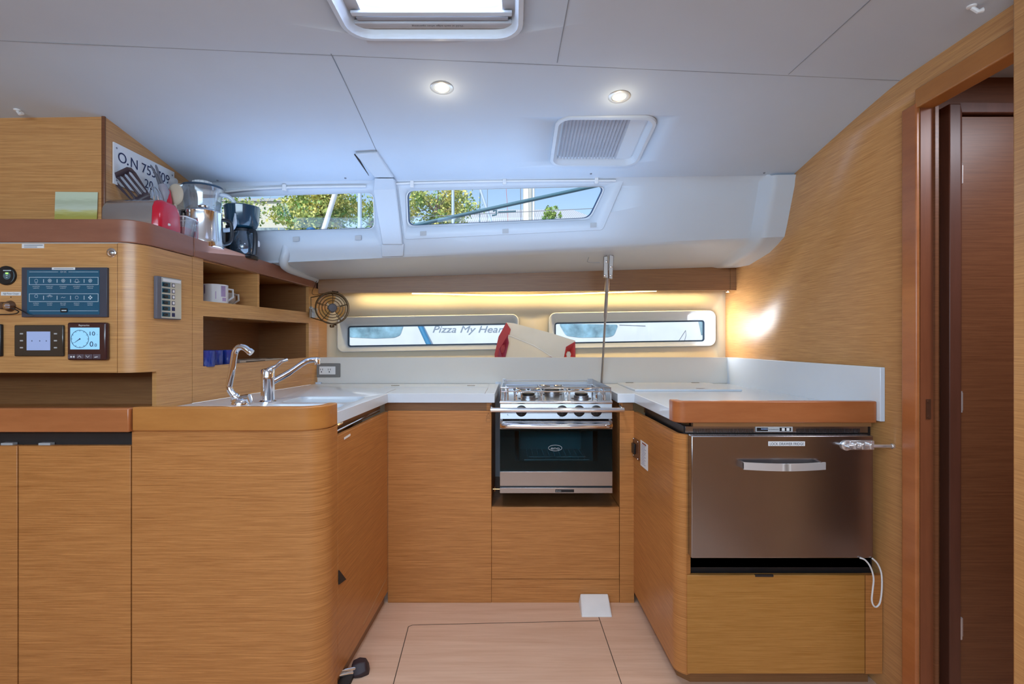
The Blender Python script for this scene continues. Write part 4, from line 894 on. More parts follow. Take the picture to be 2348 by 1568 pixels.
# ---------------------------------------------------------------- crockery in the shelf unit
def mug(name, c, r, h, m_, lab, ha=40, cat='mug', grp=None, hand=True, hs=.03):
    t = thing(name, c, lab, cat, grp)
    MB().lathe(c,(0,0,1),[(r*.9,0),(r,.006),(r,h),(r-.003,h),(r-.004,.008),(.001,.006)],32,True,False).build('body', m_, t)
    if hand:
        d = Vector((math.cos(math.radians(ha)),math.sin(math.radians(ha)),0)); c = Vector(c)
        MB().tube([c+d*(r-.002)+Vector((0,0,h*.86)),c+d*(r+hs)+Vector((0,0,h*.84)),c+d*(r+hs*1.05)+Vector((0,0,h*.45)),c+d*(r-.002)+Vector((0,0,h*.14))], .0045, 8).build('handle', m_, t)
    return t
m1 = mug('mug', (-1.228,2.155,1.3005), .053, .080, WHITEP, 'white mug with purple print on the upper left shelf', 62)
MP = mat('purple_print', (.40,.30,.50), .5, bump=None, var=.6)
rr = .0535
def mp_(a, z): return Vector((-1.228+rr*math.cos(a), 2.155+rr*math.sin(a), 1.3005+z))
for a0, a1, z0_, z1_ in ((-.55,-.15,.030,.074),(-.45,-.1,.012,.026),(-1.75,-1.65,.04,.075),(-.95,-.9,.02,.05)):
    mb = MB(); k_ = 5; L = []
    for i in range(k_+1): a = a0+(a1-a0)*i/k_; L += [mp_(a, z0_), mp_(a, z1_)]
    mb.add(L, [(2*i,2*i+2,2*i+3,2*i+1) for i in range(k_)]); mb.build('printed_motif', MP, m1)
mug('mug', (-1.265,2.30,1.3005), .045, .060, mat('cream_mug',(.62,.55,.48),.3), 'cream mug half hidden behind the white printed mug', -15)
BLUE = glassy('cobalt_glass', (.03,.10,.62), .5, .03, diffuse=.35)
for i, (x, y, lab) in enumerate(((-1.192,2.035,'cobalt blue glass at the left edge of the lower shelf'),(-1.205,2.115,'cobalt blue glass second from the left on the lower shelf'),(-1.188,2.19,'cobalt blue glass nearest the folding tap on the lower shelf'),(-1.265,2.17,'cobalt blue glass standing behind the others on the lower shelf'))):
    mug('tumbler', (x,y,1.0505), .034, .062, BLUE, lab, grp='blue glasses on the lower shelf', cat='glass', hand=False)
tr_ = thing('serving_tray', (-1.20,2.42,1.0505), 'pale patterned tray lying on the lower shelf', 'tray')
mb = MB(); lbox(mb,2.26,2.60,.035,.17,1.0505,1.066); mb.build('tray_body', mat('pale_tray',(.55,.47,.38),.4), tr_, bevel=.003)
mb = MB()
for i in range(9): y = 2.29+i*.033+random.uniform(-.005,.005); lbox(mb,y,y+.016,.036+.02*(i%3),.06+.02*(i%3),1.0658,1.0664)
lbox(mb,2.3,2.44,.0345,.036,1.056,1.062)
mb.build('tray_pattern', mat('tray_print',(.13,.10,.08),.5), tr_)
# ---------------------------------------------------------------- outlet
ou = thing('wall_outlet', at(751,849,2.85), 'grey plate with white double socket on the left end of the upstand', 'outlet')
def ob_(m_, x0,y0,x1,y1,d0,d1): return cbox(m_,x0,y0,x1,y1,d0,d1,2.85)
m_ = MB(); ob_(m_,723,833,780,865,0,.006); m_.build('plate', mat('pewter_grey',(.20,.19,.18),.4), ou, bevel=.003)
m_ = MB(); ob_(m_,732,840,769,858.5,.006,.009); m_.build('socket_body', WHITEP, ou, bevel=.001)
m_ = MB()
for x in (737,755): ob_(m_,x-3,845,x-2,849,.009,.0095); ob_(m_,x+2,845,x+3,849,.009,.0095); ob_(m_,x-1,851,x+1,854,.009,.0095)
m_.build('socket_slots', BLACK, ou)
# ---------------------------------------------------------------- taps
tp = thing('mixer_tap', (-.917,1.965,ZT), 'chrome mixer tap with long angled spout beside the sinks', 'tap')
c = Vector((-.917,1.965,ZT))
MB().lathe(c,(0,0,1),[(.031,0),(.031,.004),(.027,.007),(.0245,.009),(.0235,.088),(.0245,.093),(.0235,.097),(.0235,.118),(.020,.124),(.008,.126)],32).build('body', CHROME, tp)
s0 = c+Vector((.012,.01,.075)); s1 = at(724,827,2.09)
MB().tube(smooth([s0, s0+(s1-s0)*.35+Vector((0,0,.004)), s0+(s1-s0)*.75+Vector((0,0,.016)), s1+Vector((0,0,.004)), s1+Vector((.012,.004,.001))]), [.0125]*5+[.011]*6+[.0105]*6, 12).lathe(s1+Vector((.004,0,.008)),(0.1,0,-1),[(.012,0),(.013,.004),(.012,.022),(.010,.024)],18).build('spout', CHROME, tp)
MB().tube(smooth([c+Vector((.0,.0,.120)), c+Vector((.022,.01,.132)), at(645,829,1.99), at(660,824,2.0)]), [.010]*4+[.007]*4+[.006]*5, 10).build('lever', CHROME, tp)
ft = thing('folding_tap', (-.97,1.885,ZT), 'chrome folding salt water tap with hooked spout left of the mixer tap', 'tap')
c = at(551,927,1.885); c.z = ZT
MB().lathe(c+Vector((0,0,0)),(0,0,1),[(.030,0),(.030,.004),(.026,.018),(.018,.024)],28).build('base', CHROME, ft)
MB().tube([c+Vector((-.028,.005,.012)),c+Vector((.032,.005,.022))], .017, 16).build('swivel', CHROME, ft)
q = [at(545,917,1.885),at(527,893,1.885),at(526,880,1.885),at(532,850,1.885),at(537,815,1.885),at(541,803,1.885),at(549,796,1.885),at(560,797,1.885),at(570,804,1.885),at(575,808,1.885)]
MB().tube(smooth(q), .0115, 12).lathe(at(571,804.5,1.885),(.8,0,-.6),[(.0125,0),(.0135,.004),(.0125,.012)],18).build('spout', CHROME, ft)
MB().lathe(at(541,911,1.885),(-.6,0,.8),[(.014,-.008),(.016,0),(.014,.010)],18).build('collar', CHROME, ft)
# ---------------------------------------------------------------- cooker
ck = thing('cooker', (.19,2.5,.49), 'gimballed stainless steel marine cooker with oven and three burners', 'cooker')
x0, x1 = -.0525, .4345
MB().box(x0,x0+.012,2.29,2.80,.495,.884).box(x1-.012,x1,2.29,2.80,.495,.884).box(x0,x1,2.79,2.80,.495,.884).box(x0,x1,2.29,2.79,.495,.505).build('casing', STEELD, ck)
MB().box(x0,x1,2.265,2.80,.880,.886).build('hob_top', mat('hob_steel',(.42,.44,.48),.18,1), ck, bevel=.002)
MB().hexa([(x0,2.262,.812),(x1,2.262,.812),(x1,2.29,.812),(x0,2.29,.812),(x0,2.270,.880),(x1,2.270,.880),(x1,2.29,.880),(x0,2.29,.880)]).build('control_panel', mat('polished_steel',(.38,.39,.42),.24,1,var=.01), ck, bevel=.002)
MB().tube([(x0,2.270,.884),(x1,2.270,.884)], .007, 12).build('front_lip', CHROME, ck)
for i, px in enumerate((1195.5,1289,1328,1367)):
    kc_ = at(px,942,2.266); k_ = MB().lathe(kc_,(0,-1,0),[(.0245,0),(.0245,.004),(.019,.006)],28).build('knob', BLACK, ck)
    MB().lathe(kc_+Vector((0,-.006,0)),(0,-1,0),[(.015,0),(.015,.014),(.012,.016)],20).box(kc_.x-.003,kc_.x+.003,kc_.y-.028,kc_.y-.02,kc_.z-.014,kc_.z+.016).build('knob_grip', BLACK, k_)
    MB().box(kc_.x-.001,kc_.x+.001,kc_.y-.0005-.028,kc_.y-.028,kc_.z+.002,kc_.z+.015).build('knob_mark', PAPER, k_)
text('lettering','L',.008,(x0+.032,2.2625,.829),(1,0,0),(0,0,1),INK,ck)
for px, s in ((1289,'FRONT L'),(1328,'REAR'),(1367,'FRONT RIGHT')): text('lettering',s,.004,at(px,956.5,2.262),(1,0,0),(0,0,1),INKG,ck,align='CENTER')
od = MB().box(x0,x1,2.262,2.282,.769,.805).build('oven_door', mat('polished_steel',(.74,.74,.76),.16,1), ck, bevel=.001)
MB().box(x0,x1,2.262,2.282,.524,.586).build('door_lower_strip', STEEL, od, bevel=.001)
MB().box(x0,x1,2.266,2.270,.586,.769).build('door_glass', OVENG, od)
MB().box(x0,.012,2.274,2.282,.586,.769).box(.372,x1,2.274,2.282,.586,.769).box(.012,.372,2.274,2.282,.586,.628).box(.012,.372,2.274,2.282,.760,.769).build('door_inner_frame', mat('oven_black',(.006,.012,.015),.25), od)
hb = MB(); pth = [(x0+.012,2.255,.786),(x0+.045,2.237,.787),(.19,2.226,.787),(x1-.045,2.237,.787),(x1-.012,2.255,.786)]
hb.tube(smooth(pth), .0125, 12).build('door_handle', CHROME, od)
MB().loft([[Vector(p) for p in ((.03,2.30,.60),(.355,2.30,.60),(.355,2.30,.765),(.03,2.30,.765))], [Vector(p) for p in ((.04,2.62,.61),(.345,2.62,.61),(.345,2.62,.76),(.04,2.62,.76))]], False, False, True).build('oven_cavity', mat('enamel_teal_grey',(.10,.24,.27),.3,.2), ck)
mb = MB()
for z, xa, xb in ((at(0,1044,2.36).z,.075,.325),(at(0,1054,2.33).z,.055,.345)): mb.tube([(xa,2.33,z),(xb,2.33,z)], .0022, 8)
for i in range(11): xx = .07+i*.0255; mb.tube([(xx,2.33,at(0,1054,2.33).z),(xx,2.60,at(0,1054,2.33).z)], .0014, 6)
mb.build('oven_rack', CHROME, ck)
LOGO = mat('grey_logo_print', (.42,.47,.48), .4)
oc_ = Vector((at(1273,1027,2.265).x,2.2655,at(1273,1027,2.265).z))
MB().tube([oc_+Vector((.029*math.cos(a),0,.0125*math.sin(a))) for a in [2*math.pi*i/36 for i in range(36)]], .0011, 6, True).build('logo_ring', LOGO, od)
text('lettering','eno',.0125,oc_+Vector((-.019,-.0,-.0065)),(1,0,0),(0,0,1),LOGO,od,.038)
MB().box(x0,x1,2.262,2.30,.4925,.516).build('base_strip', STEEL, ck, bevel=.001)
MB().box(x0,x1,2.275,2.30,.516,.524).build('shadow_gap', BLACK, ck)
MB().box(.187,.268,2.2612,2.262,.4965,.509).build('data_plate', BLACK, ck)
text('lettering','ENO',.006,(.19,2.261,.4995),(1,0,0),(0,0,1),LGREY,ck,.022)
MB().tube([(-.0525,2.285,.504),(-.083,2.285,.504)], .0025, 8).tube([(-.075,2.285,.494),(-.075,2.285,.514)], .002, 6).build('locking_bolt', mat('brass',(.7,.5,.25),.3,1), ck)
cb0 = at(1125,940,2.20); cb1 = at(1431,940,2.20)
MB().tube([cb0,cb1], .0098, 16).tube([cb1+Vector((-.006,0,0)),Vector((cb1.x+.004,2.30,.866))], .006, 10).tube([cb0+Vector((.006,0,0)),Vector((cb0.x-.004+.0,2.299,.866))], .006, 10).build('crash_bar', CHROME, ck)
# pan rails
mb = MB(); zt = .947
for xx in (x0+.002, x1-.002):
    mb.prism([(xx,2.278,.886),(xx,2.80,.886),(xx,2.80,zt+.001),(xx,2.285,zt+.001)], (.002 if xx < 0 else -.002,0,0)) if xx > 0 else None
mb.prism([(x0+.001,2.60,.886),(x0+.001,2.80,.886),(x0+.001,2.80,zt),(x0+.001,2.60,zt)], (.002,0,0))
mb.prism([(x0+.001,2.80,.93),(x0+.022,2.80,.93),(x0+.022,2.80,.949),(x0+.001,2.80,.949)], (0,.002,0)).prism([(x1-.001,2.80,.886),(x1-.03,2.80,.886),(x1-.03,2.80,.949),(x1-.001,2.80,.949)], (0,.002,0))
mb.build('side_guard', STEEL, ck)
mb = MB()
for z in (zt, .93): mb.tube([(x0+.003,2.284,z),(x1-.003,2.284,z)], .0022, 8)
for xx in (x0+.003,x0+.035,x1-.035,x1-.003): mb.tube([(xx,2.284,.886),(xx,2.284,zt)], .0022, 8)
for z in (zt,.93,.91): mb.tube([(x0+.003,2.284,z),(x0+.003,2.80,z)], .002, 8)
mb.tube([(x0+.02,2.80,.941),(x1-.03,2.80,.941)], .0015, 6)
mb.build('fiddle_wires', CHROME, ck)
mb = MB().box(x0+.03,x1-.03,2.76,2.764,.886,.908); mb.build('rear_plate', STEEL, ck)
mb = MB()
for i in range(11): xx = x0+.06+i*.036; mb.box(xx,xx+.013,2.7590,2.7602,.893,.900)
mb.build('rear_slots', BLACK, ck)
for nm, (bx, by, br) in enumerate(((.075,2.42,.034),(.200,2.62,.040),(.320,2.42,.034))):
    bu = MB().lathe((bx,by,.886),(0,0,1),[(br+.012,0),(br+.012,.003),(br,.004),(br,.014),(br-.004,.016)],32).build('burner', STEELD, ck)
    MB().lathe((bx,by,.902),(0,0,1),[(br-.006,0),(br-.004,.002),(br-.004,.008),(br-.01,.010)],32).build('burner_cap', BLACK, bu)
    g = MB()
    for k in range(4):
        a = math.pi/4+k*math.pi/2; d_ = Vector((math.cos(a),math.sin(a),0)); b0 = Vector((bx,by,.926))
        g.tube([b0+d_*.018, b0+d_*.075, b0+d_*.088+Vector((0,0,-.008)), b0+d_*.09+Vector((0,0,-.038))], .0026, 6)
    g.build('pan_support', CHROME, ck)
mb = MB()
for yy in (2.345,2.50,2.70): mb.tube([(x0+.02,yy,.925),(x1-.02,yy,.925)], .0026, 6)
for xx in (x0+.02,.135,.255,x1-.02): mb.tube([(xx,2.33,.886),(xx,2.335,.922),(xx,2.35,.925),(xx,2.71,.925),(xx,2.72,.886)], .0026, 6)
mb.build('pan_grid', CHROME, ck)
mb = MB()
for xx, s in ((.02,1),(.40,-1)): mb.tube(smooth([(xx,2.31,.890),(xx,2.315,.915),(xx+.012*s,2.33,.93),(xx+.022*s,2.34,.915),(xx+.022*s,2.34,.89)]), .004, 8)
mb.build('pan_clamp', CHROME, ck)

# ---------------------------------------------------------------- fan
fn = thing('fan', (-.95,2.72,1.33), 'round bronze cabin fan with wire grille on the left corner post', 'fan')
BR = mat('dark_bronze', (.10,.055,.02), .35, .5)
fc = at(762,706,2.66); fa = Vector((.42,-1,.02)).normalized(); fu = fa.cross(Vector((0,0,1))).normalized(); fw = fu.cross(fa).normalized()
def fring(m_, r, h, w): m_.tube([fc+fa*h+fu*r*math.cos(a)+fw*r*math.sin(a) for a in [2*math.pi*i/40 for i in range(40)]], w, 6, True)
g = MB()
for r, h, w in ((.080,.0,.0040),(.064,.007,.0022),(.050,.012,.0022),(.036,.015,.0020),(.078,-.035,.0034)): fring(g, r, h, w)
for k in range(5):
    a = math.radians(20+72*k); d_ = fu*math.cos(a)+fw*math.sin(a); g.tube([fc+fa*.016+d_*.018, fc+fa*.012+d_*.053, fc+d_*.080, fc-fa*.035+d_*.078, fc-fa*.05+d_*.04], .0018, 6)
g.build('grille', BR, fn)
MB().lathe(fc,fa,[(.022,.006),(.022,.016),(.018,.020),(.001,.021)],24).build('hub', mat('grey_hub',(.10,.09,.10),.5), fn)
MB().lathe(fc,fa,[(.016,-.07),(.022,-.06),(.022,-.015),(.012,-.008)],20).build('motor', BR, fn)
BLA = glassy('amber_blade', (.80,.42,.12), .4, .1, diffuse=.75)
for k in range(3):
    a = math.radians(50+120*k); d_ = fu*math.cos(a)+fw*math.sin(a); e_ = fu*math.cos(a+1.0)+fw*math.sin(a+1.0)
    MB().prism([fc+fa*-.004+d_*.018, fc+fa*.002+d_*.068, fc-fa*.012+(d_+e_).normalized()*.070, fc-fa*.02+e_*.062, fc-fa*.012+e_*.018], fa*.0015).build('blade', BLA, fn)
pw = fc-fa*.02; q0 = at(716,715,2.77)
MB().tube([pw+fw*.088, pw+fw*.085-fu*.03, pw+fw*.045-fu*.083 if False else at(713,682,2.72), at(713,728,2.72), pw-fw*.085-fu*.02, pw-fw*.090], .0028, 8).build('bracket', BR, fn)
MB().box(-1.066,-1.04,2.76,2.80,1.275,1.325).tube([(-1.05,2.78,1.30), at(713,705,2.72)], .008, 10).build('wall_mount', LGREY, fn)
MB().lathe(pw-fw*.085,-fw,[(.012,0),(.012,.010),(.008,.014)],16).build('pivot_knob', BR, fn)
MB().tube(smooth([pw+fw*.085, at(722,676,2.7), at(716,668,2.78), at(724,650,2.83), at(728,634,2.84)]), .0014, 6).build('power_cable', BR, fn)
# ---------------------------------------------------------------- LED strip, corner light, tie rod
LEDM = mat('warm_led', (1,.85,.5), .5, emit=(1,.72,.28), estr=9, var=0)
lp = [(945,673),(1010,674),(1080,676),(1150,677),(1220,676.5),(1300,674),(1400,670.5),(1505,667)]
tag(MB().tube(smooth([at(px,py,2.93) for px,py in lp]), .0032, 8).build('light_strip', LEDM), 'glowing warm light strip sagging under the oak valance', 'light strip')
lamp('valance_strip_light', 'AREA', (.12,2.935,1.412), 3.2, (1,.72,.30), (0,.30,-1), 2.0, .02)
sl_ = thing('corner_light', (1.195,2.90,1.425), 'small warm light under the valance at the right bulkhead', 'light')
MB().lathe((1.195,2.90,1.428),(0,0,-1),[(.014,0),(.014,.004),(.009,.006)],20).build('housing', CHROME, sl_)
MB().lathe((1.195,2.90,1.4215),(0,0,-1),[(.008,0),(.001,.001)],16).build('lens', LEDM, sl_)
lamp('corner_light_beam', 'SPOT', (1.19,2.89,1.418),   .45, (1,.58,.08), (.12,-.05,-1), spot=math.radians(60), radius=.008)
# added lamp inside the cabin that puts a bright glare on the bulkhead
lamp('bulkhead_glare_fill', 'AREA', (.98,2.92,1.235), 1.3, (.95,.97,1), (1,-.33,.0), .34, .13, spread=math.radians(120))
rdx = thing('tie_rod', at(1396,600,2.55), 'steel tie rod with bracket between deck underside and cooker corner', 'rod')
MB().prism([at(1384,588,2.55),at(1394,586,2.55),at(1395,638,2.55),at(1384,636,2.55)], (0,.012,0)).prism([at(1397,583,2.55),at(1408,586,2.55),at(1405,640,2.55),at(1396,638,2.55)], (0,.012,0)).build('bracket', mat('worn_steel',(.42,.38,.36),.35,.9), rdx, bevel=.003)
for px, py in ((1391,600),(1401,612),(1400,632),(1387,632)): MB().lathe(at(px,py,2.547),(0,-1,0),[(.006,0),(.006,.003),(.003,.005)],12).build('bolt', CHROME, rdx)
t0, t1 = at(1393,636,2.57), at(1379.5,878,2.835)
MB().tube([t0, t0+(t1-t0)*.05, t0+(t1-t0)*.12, t0+(t1-t0)*.13, t0+(t1-t0)*.34, t0+(t1-t0)*.37, t0+(t1-t0)*.38, t1], [.008,.011,.011,.0085,.0085,.0065,.0055,.0055], 12).build('rod', mat('worn_steel',(.42,.38,.36),.35,.9), rdx)
# ---------------------------------------------------------------- carton behind the upstand
cr = thing('folded_carton', (.12,2.93,.93), 'folded white card carrier with red punched ends behind the upstand', 'carton')
CARD = mat('cream_card', (.78,.76,.68), .5); REDC = mat('red_card', (.50,.035,.035), .5)
k = lambda px, py, Y: at(px, py, Y)
MB().prism([k(1160,739,2.965),k(1178,741,2.965),k(1262,763,2.965),k(1319,781,2.965),k(1320,835,2.965),k(1160,835,2.965)], (0,.008,0)).build('back_panel', CARD, cr)
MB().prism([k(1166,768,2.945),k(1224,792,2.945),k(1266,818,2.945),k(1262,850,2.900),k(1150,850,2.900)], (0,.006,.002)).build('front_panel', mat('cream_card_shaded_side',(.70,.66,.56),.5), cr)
MB().tube([k(1166,768,2.944),k(1224,792,2.944),k(1266,818,2.944)], .0022, 6).build('folded_edge', PAPER, cr)
MB().prism([k(1266,818,2.93),k(1252,850,2.93),k(1246,819,2.93)], (0,.004,0)).build('red_corner', mat('dark_red_card',(.28,.02,.025),.5), cr)
def redp(name, outer, hole, Y, m_=REDC):
    o = MB().prism([k(*p, Y) for p in outer], (0,.004,0)).build(name, m_, cr)
    if hole: cut(o, [cutter(lambda m: m.prism([k(p[0], p[1], Y-.05)+Vector((0,0,0)) for p in hole], (0,.1,0)))])
    return o
redp('red_end', [(1161,739),(1171,755),(1167,772),(1150,830),(1135,835),(1134,812),(1143,772)], None, 2.955)
redp('red_end', [(1164,769),(1167,786),(1160,815),(1156,835),(1138,835),(1145,800)], [(1150,792),(1157,789),(1159,796),(1155,808),(1149,810),(1147,800)], 2.905, mat('deep_red_card',(.32,.015,.04),.5))
redp('red_end', [(1319,783),(1320,835),(1290,835),(1298,795)], [(1300,812),(1303,806),(1309,806),(1312,812),(1310,820),(1302,820)], 2.955)
# ---------------------------------------------------------------- blind rails at the deck windows
def rail(name, pts, lab, br):
    t = thing(name, on_coach(*pts[0]), lab, 'blind rail', 'roller blind rails')
    P3 = [on_coach(px, py, .018) for px, py in pts]
    MB().tube(smooth(P3), .0045, 8).build('rod', WHITEP, t)
    MB().tube(smooth([p+Vector((0,.012,.010)) for p in P3]), .008, 8).build('rolled_blind', LINER, t)
    for px, py in br:
        p = on_coach(px, py, .022); MB().box(p.x-.008,p.x+.008,p.y-.006,p.y+.012,p.z-.012,p.z+.016).build('rail_bracket', WHITEP, t, bevel=.002)
rail('blind_rail', [(522,440),(580,434),(655,430),(750,428),(842,427)], 'white blind rail above the left deck window', [(657,431)])
rail('blind_rail', [(910,421),(1000,418),(1157,415),(1300,414),(1410,414)], 'white blind rail above the right deck window', [(947,423),(1157,416),(1366,414)])
for px, py, lab in ((499,413,'dark snap in the headliner above the blender'),(792,408,'dark snap in the headliner above the left deck window'),(1355,398,'dark snap in the headliner above the slanted window end'),(1752,396,'dark snap in the headliner at its right end')):
    p = on_ceil(px,py); tag(MB().lathe(p+Vector((0,0,.001)),(0,-.2,-1),[(.005,0),(.004,.004)],10).build('snap_fastener', INKG), lab, 'fastener', 'headliner snaps')
for px, py, lab in ((2228,14,'white coat hook on the headliner at top right'),(40,252,'white coat hook on the headliner at left')):
    p = on_ceil(px,py); t = thing('ceiling_hook', p, lab, 'hook'); MB().lathe(p+Vector((0,0,.001)),(0,0,-1),[(.011,0),(.010,.004),(.006,.006)],16).build('base', WHITEP, t); MB().tube([p+Vector((0,0,-.004)),p+Vector((.012,-.004,-.016)),p+Vector((.022,-.006,-.013))], [.005,.005,.006], 8).build('peg', WHITEP, t)
# fold line on the deck underside by the bracket
def on_under(px, py):
    a, b_ = 2.44, 2.86
    for i in range(30):
        m_ = (a+b_)/2; p = at(px,py,m_); s = (m_-2.44)/.43
        if p.z > Zb(p.x)+(Zv(p.x)-Zb(p.x))*s-.004: a = m_
        else: b_ = m_
    return at(px,py,(a+b_)/2)
tag(MB().tube([on_under(*p) for p in ((1358,572),(1346,600),(1352,602),(1375,602))], .0010, 5).build('panel_outline', SEAMG), 'fine outline of a small panel on the deck underside', 'joint line')

# ---------------------------------------------------------------- downlights, hatches
for i, (px, py, lab) in enumerate(((1013,202,'lit round recessed downlight left of the two'),(1420,222,'lit round recessed downlight above the small hatch'))):
    p = on_ceil(px,py); nrm = Vector((0,-.12,-1)).normalized() if i == 1 else Vector((0,-.08,-1)).normalized()
    t = thing('downlight', p, lab, 'downlight', 'recessed downlights')
    MB().lathe(p+Vector((0,0,.002)),nrm,[(.0365,0),(.0368,.003),(.034,.0045),(.026,.004),(.0235,.001)],36,True,False).build('trim_ring', mat('satin_ring',(.62,.60,.55),.3,.6), t)
    MB().lathe(p,nrm,[(.0238,-.0005),(.001,-.0001)],28,False).build('lens', mat('lit_downlight',(1,.9,.7),.5,emit=(1,.88,.58),estr=1.5,var=0), t)
    lamp('downlight_glow', 'POINT', p+nrm*.05, .12, (1,.85,.6), radius=.004)
    lamp('downlight_beam', 'SPOT', p+nrm*.02, 9, (1,.80,.52), nrm, spot=math.radians(130), radius=.006)
hh = thing('deck_hatch', (-.2,1.18,1.97), 'large deck hatch with pale glass at the top of the photo', 'hatch')
f = lambda d, z, r=.06: rrect(HX0+d,HX1-d,HY0+d,HY1-d,r,f=lambda a,c:(a,c,z))
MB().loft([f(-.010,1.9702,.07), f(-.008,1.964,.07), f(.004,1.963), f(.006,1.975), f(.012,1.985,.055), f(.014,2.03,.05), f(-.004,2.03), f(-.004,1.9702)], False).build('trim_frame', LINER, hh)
MB().ring(f(.012,2.0,.05), f(.045,2.0,.03), (0,0,.02)).build('inner_frame', LGREY, hh)
MB().box(HX0+.02,HX1-.02,HY1-.040,HY1-.016,1.983,1.995).build('blind_cassette', mat('pale_grey_cassette',(.50,.52,.56),.4), hh, bevel=.002)
MB().box(HX0+.03,HX1-.03,HY1-.056,HY1-.042,1.988,1.996).build('blind_bar', mat('grey_bar',(.36,.37,.42),.45), hh, bevel=.002)
MB().box(HX0+.02,HX1-.02,HY1-.074,HY1-.058,1.990,1.997).build('pull_bar', LINER, hh, bevel=.001)
text('lettering','Hold at each edge when operating',.0075,(-.14,HY1-.033,1.9825),(-1,0,0),(0,1,0),INK,hh,.135) if False else text('lettering','Hold at each edge when operating',.0075,(-.13,HY1-.032,1.9829),(-1,0,0),(0,-1,0) if False else (0,1,0),INK,hh,.135,depth=0)
FROST = glassy('milky_hatch_glass', (.93,.93,1.0), .2, .2, diffuse=.35)
MB().box(HX0+.0,HX1-.0,HY0,HY1,2.04,2.05).build('hatch_glass', FROST, hh)
MB().tube([(HX0+.04,HY0+.03,2.02),(HX0+.04,HY1-.1,2.02)], .01, 8).build('hatch_stay', LGREY, hh)
# small hatch with pleated shade, lies in the sloping headliner
sh_ = thing('small_hatch', ((SX0+SX1)/2,2.0,1.89), 'small ceiling hatch with pleated blind above the cooker', 'hatch')
def zh(x, y): 
    za, zb_ = Zc(.33,SY0), Zc(.33,SY1); return za+(zb_-za)*(y-SY0)/(SY1-SY0)
g = lambda d, h, r=.045: rrect(SX0+d,SX1-d,SY0+d,SY1-d,r,f=lambda a,c:(a,c,zh(a,c)+h))
MB().loft([g(-.012,.001,.055), g(-.010,-.006,.055), g(.002,-.007), g(.006,.004), g(.016,.014,.035), g(.018,.05,.035), g(-.004,.05), g(-.004,.003)], False).build('trim_frame', LINER, sh_)
MB().ring(g(.012,.016,.03), g(.024,.016,.02), (0,0,.006)).build('inner_frame', LINER, sh_)
xa, xb = SX0+.022, SX1-.085; N_ = 18; vs = []
for i in range(2*N_+1):
    x = xa+(xb-xa)*i/(2*N_); h = .020 if i % 2 else .009
    vs += [(x,SY0+.02,zh(x,SY0+.02)+h), (x,SY1-.02,zh(x,SY1-.02)+h)]
MB().add(vs, [(2*i,2*i+1,2*i+3,2*i+2) for i in range(2*N_)]).build('pleated_blind', mat('grey_pleats',(.50,.51,.55),.6), sh_)
MB().hexa([(a,b_,zh(a,b_)+c) for c in (.012,.026) for a,b_ in ((xb+.001,SY0+.018),(SX1-.022,SY0+.018),(SX1-.022,SY1-.018),(xb+.001,SY1-.018))]).build('blind_handle_bar', LINER, sh_, bevel=.002)
MB().hexa([(a,b_,zh(a,b_)+c) for c in (.045,.05) for a,b_ in ((SX0,SY0),(SX1,SY0),(SX1,SY1),(SX0,SY1))]).build('hatch_cover', LINER, sh_)
# ---------------------------------------------------------------- outside: neighbouring boat, trees, masts, quay building
WATER = mat('harbour_water', (.03,.12,.16), .15, bump=(3,.5))
tag(MB().box(-60,60,3.6,140,-1.2,-1.0).build('harbour_water', WATER), 'blue green harbour water outside the windows', 'water', kind='structure')
nb = thing('sailboat', (0,5.2,-.8), 'white hull of the neighbouring sailboat lettered Pizza My Heart', 'boat')
HULLW = mat('white_gelcoat', (.78,.84,.88), .3, coat=.4)
mb = MB(); L = []
for x in [-7+.7*i for i in range(21)]:
    b = .0030*max(0,abs(x)-1.5)**2.2*2
    L.append([Vector((x,5.0+.25+b,-1.0)),Vector((x,5.0+.05+b,-.2)),Vector((x,5.0+b,.7)),Vector((x,5.0+b,1.42)),Vector((x,5.08+b,1.75)),Vector((x,5.3+b,1.9)),Vector((x,6.6,1.9)),Vector((x,6.6,-1.0))])
mb.loft(L, False, True, True); mb.build('hull', HULLW, nb)
HG = mat('hull_window_glass', (.26,.46,.56), .15, coat=.6, bump=(6,.8), var=.5)
a = lambda px, py: at(px, py, 4.997)
MB().prism(rpoly([a(800,744),a(926,744),a(918,768),a(905,774),a(860,776),a(800,773)], .02), (0,.006,0)).build('hull_window', HG, nb)
MB().prism(rpoly([a(1281,742),a(1418,744),a(1408,769),a(1395,773),a(1330,774),a(1298,770)], .03), (0,.006,0)).build('hull_window', HG, nb)
MB().prism([a(1601,735),a(1620,735),a(1620,768),a(1608,768)], (0,.006,0)).build('hull_window', HG, nb)
text('lettering','Pizza My Heart',.066,at(992,762,4.9975),(1,0,0),(0,0,1),mat('slate_lettering',(.26,.32,.38),.5),nb,.715,shear=.30)
MB().tube([a(1553,786),a(1572,757)], .002, 5).tube([a(1572,757),a(1573,768),a(1569,783)], .002, 5).tube([a(1420,745),a(1480,747)], .002, 5).build('fine_lines', INKG, nb)
tag(MB().tube([at(951,720,4.97),at(988,800,4.85),at(1120,1086,4.72),at(1200,1260,4.6)], .024, 12).build('hull_reflection_streak', mat('blue_reflection_colour',(.03,.22,.42),.6)), 'blue rope hanging down the white hull of the neighbouring boat', 'streak')  # blurred blue reflection on the hull, built as a hanging tube

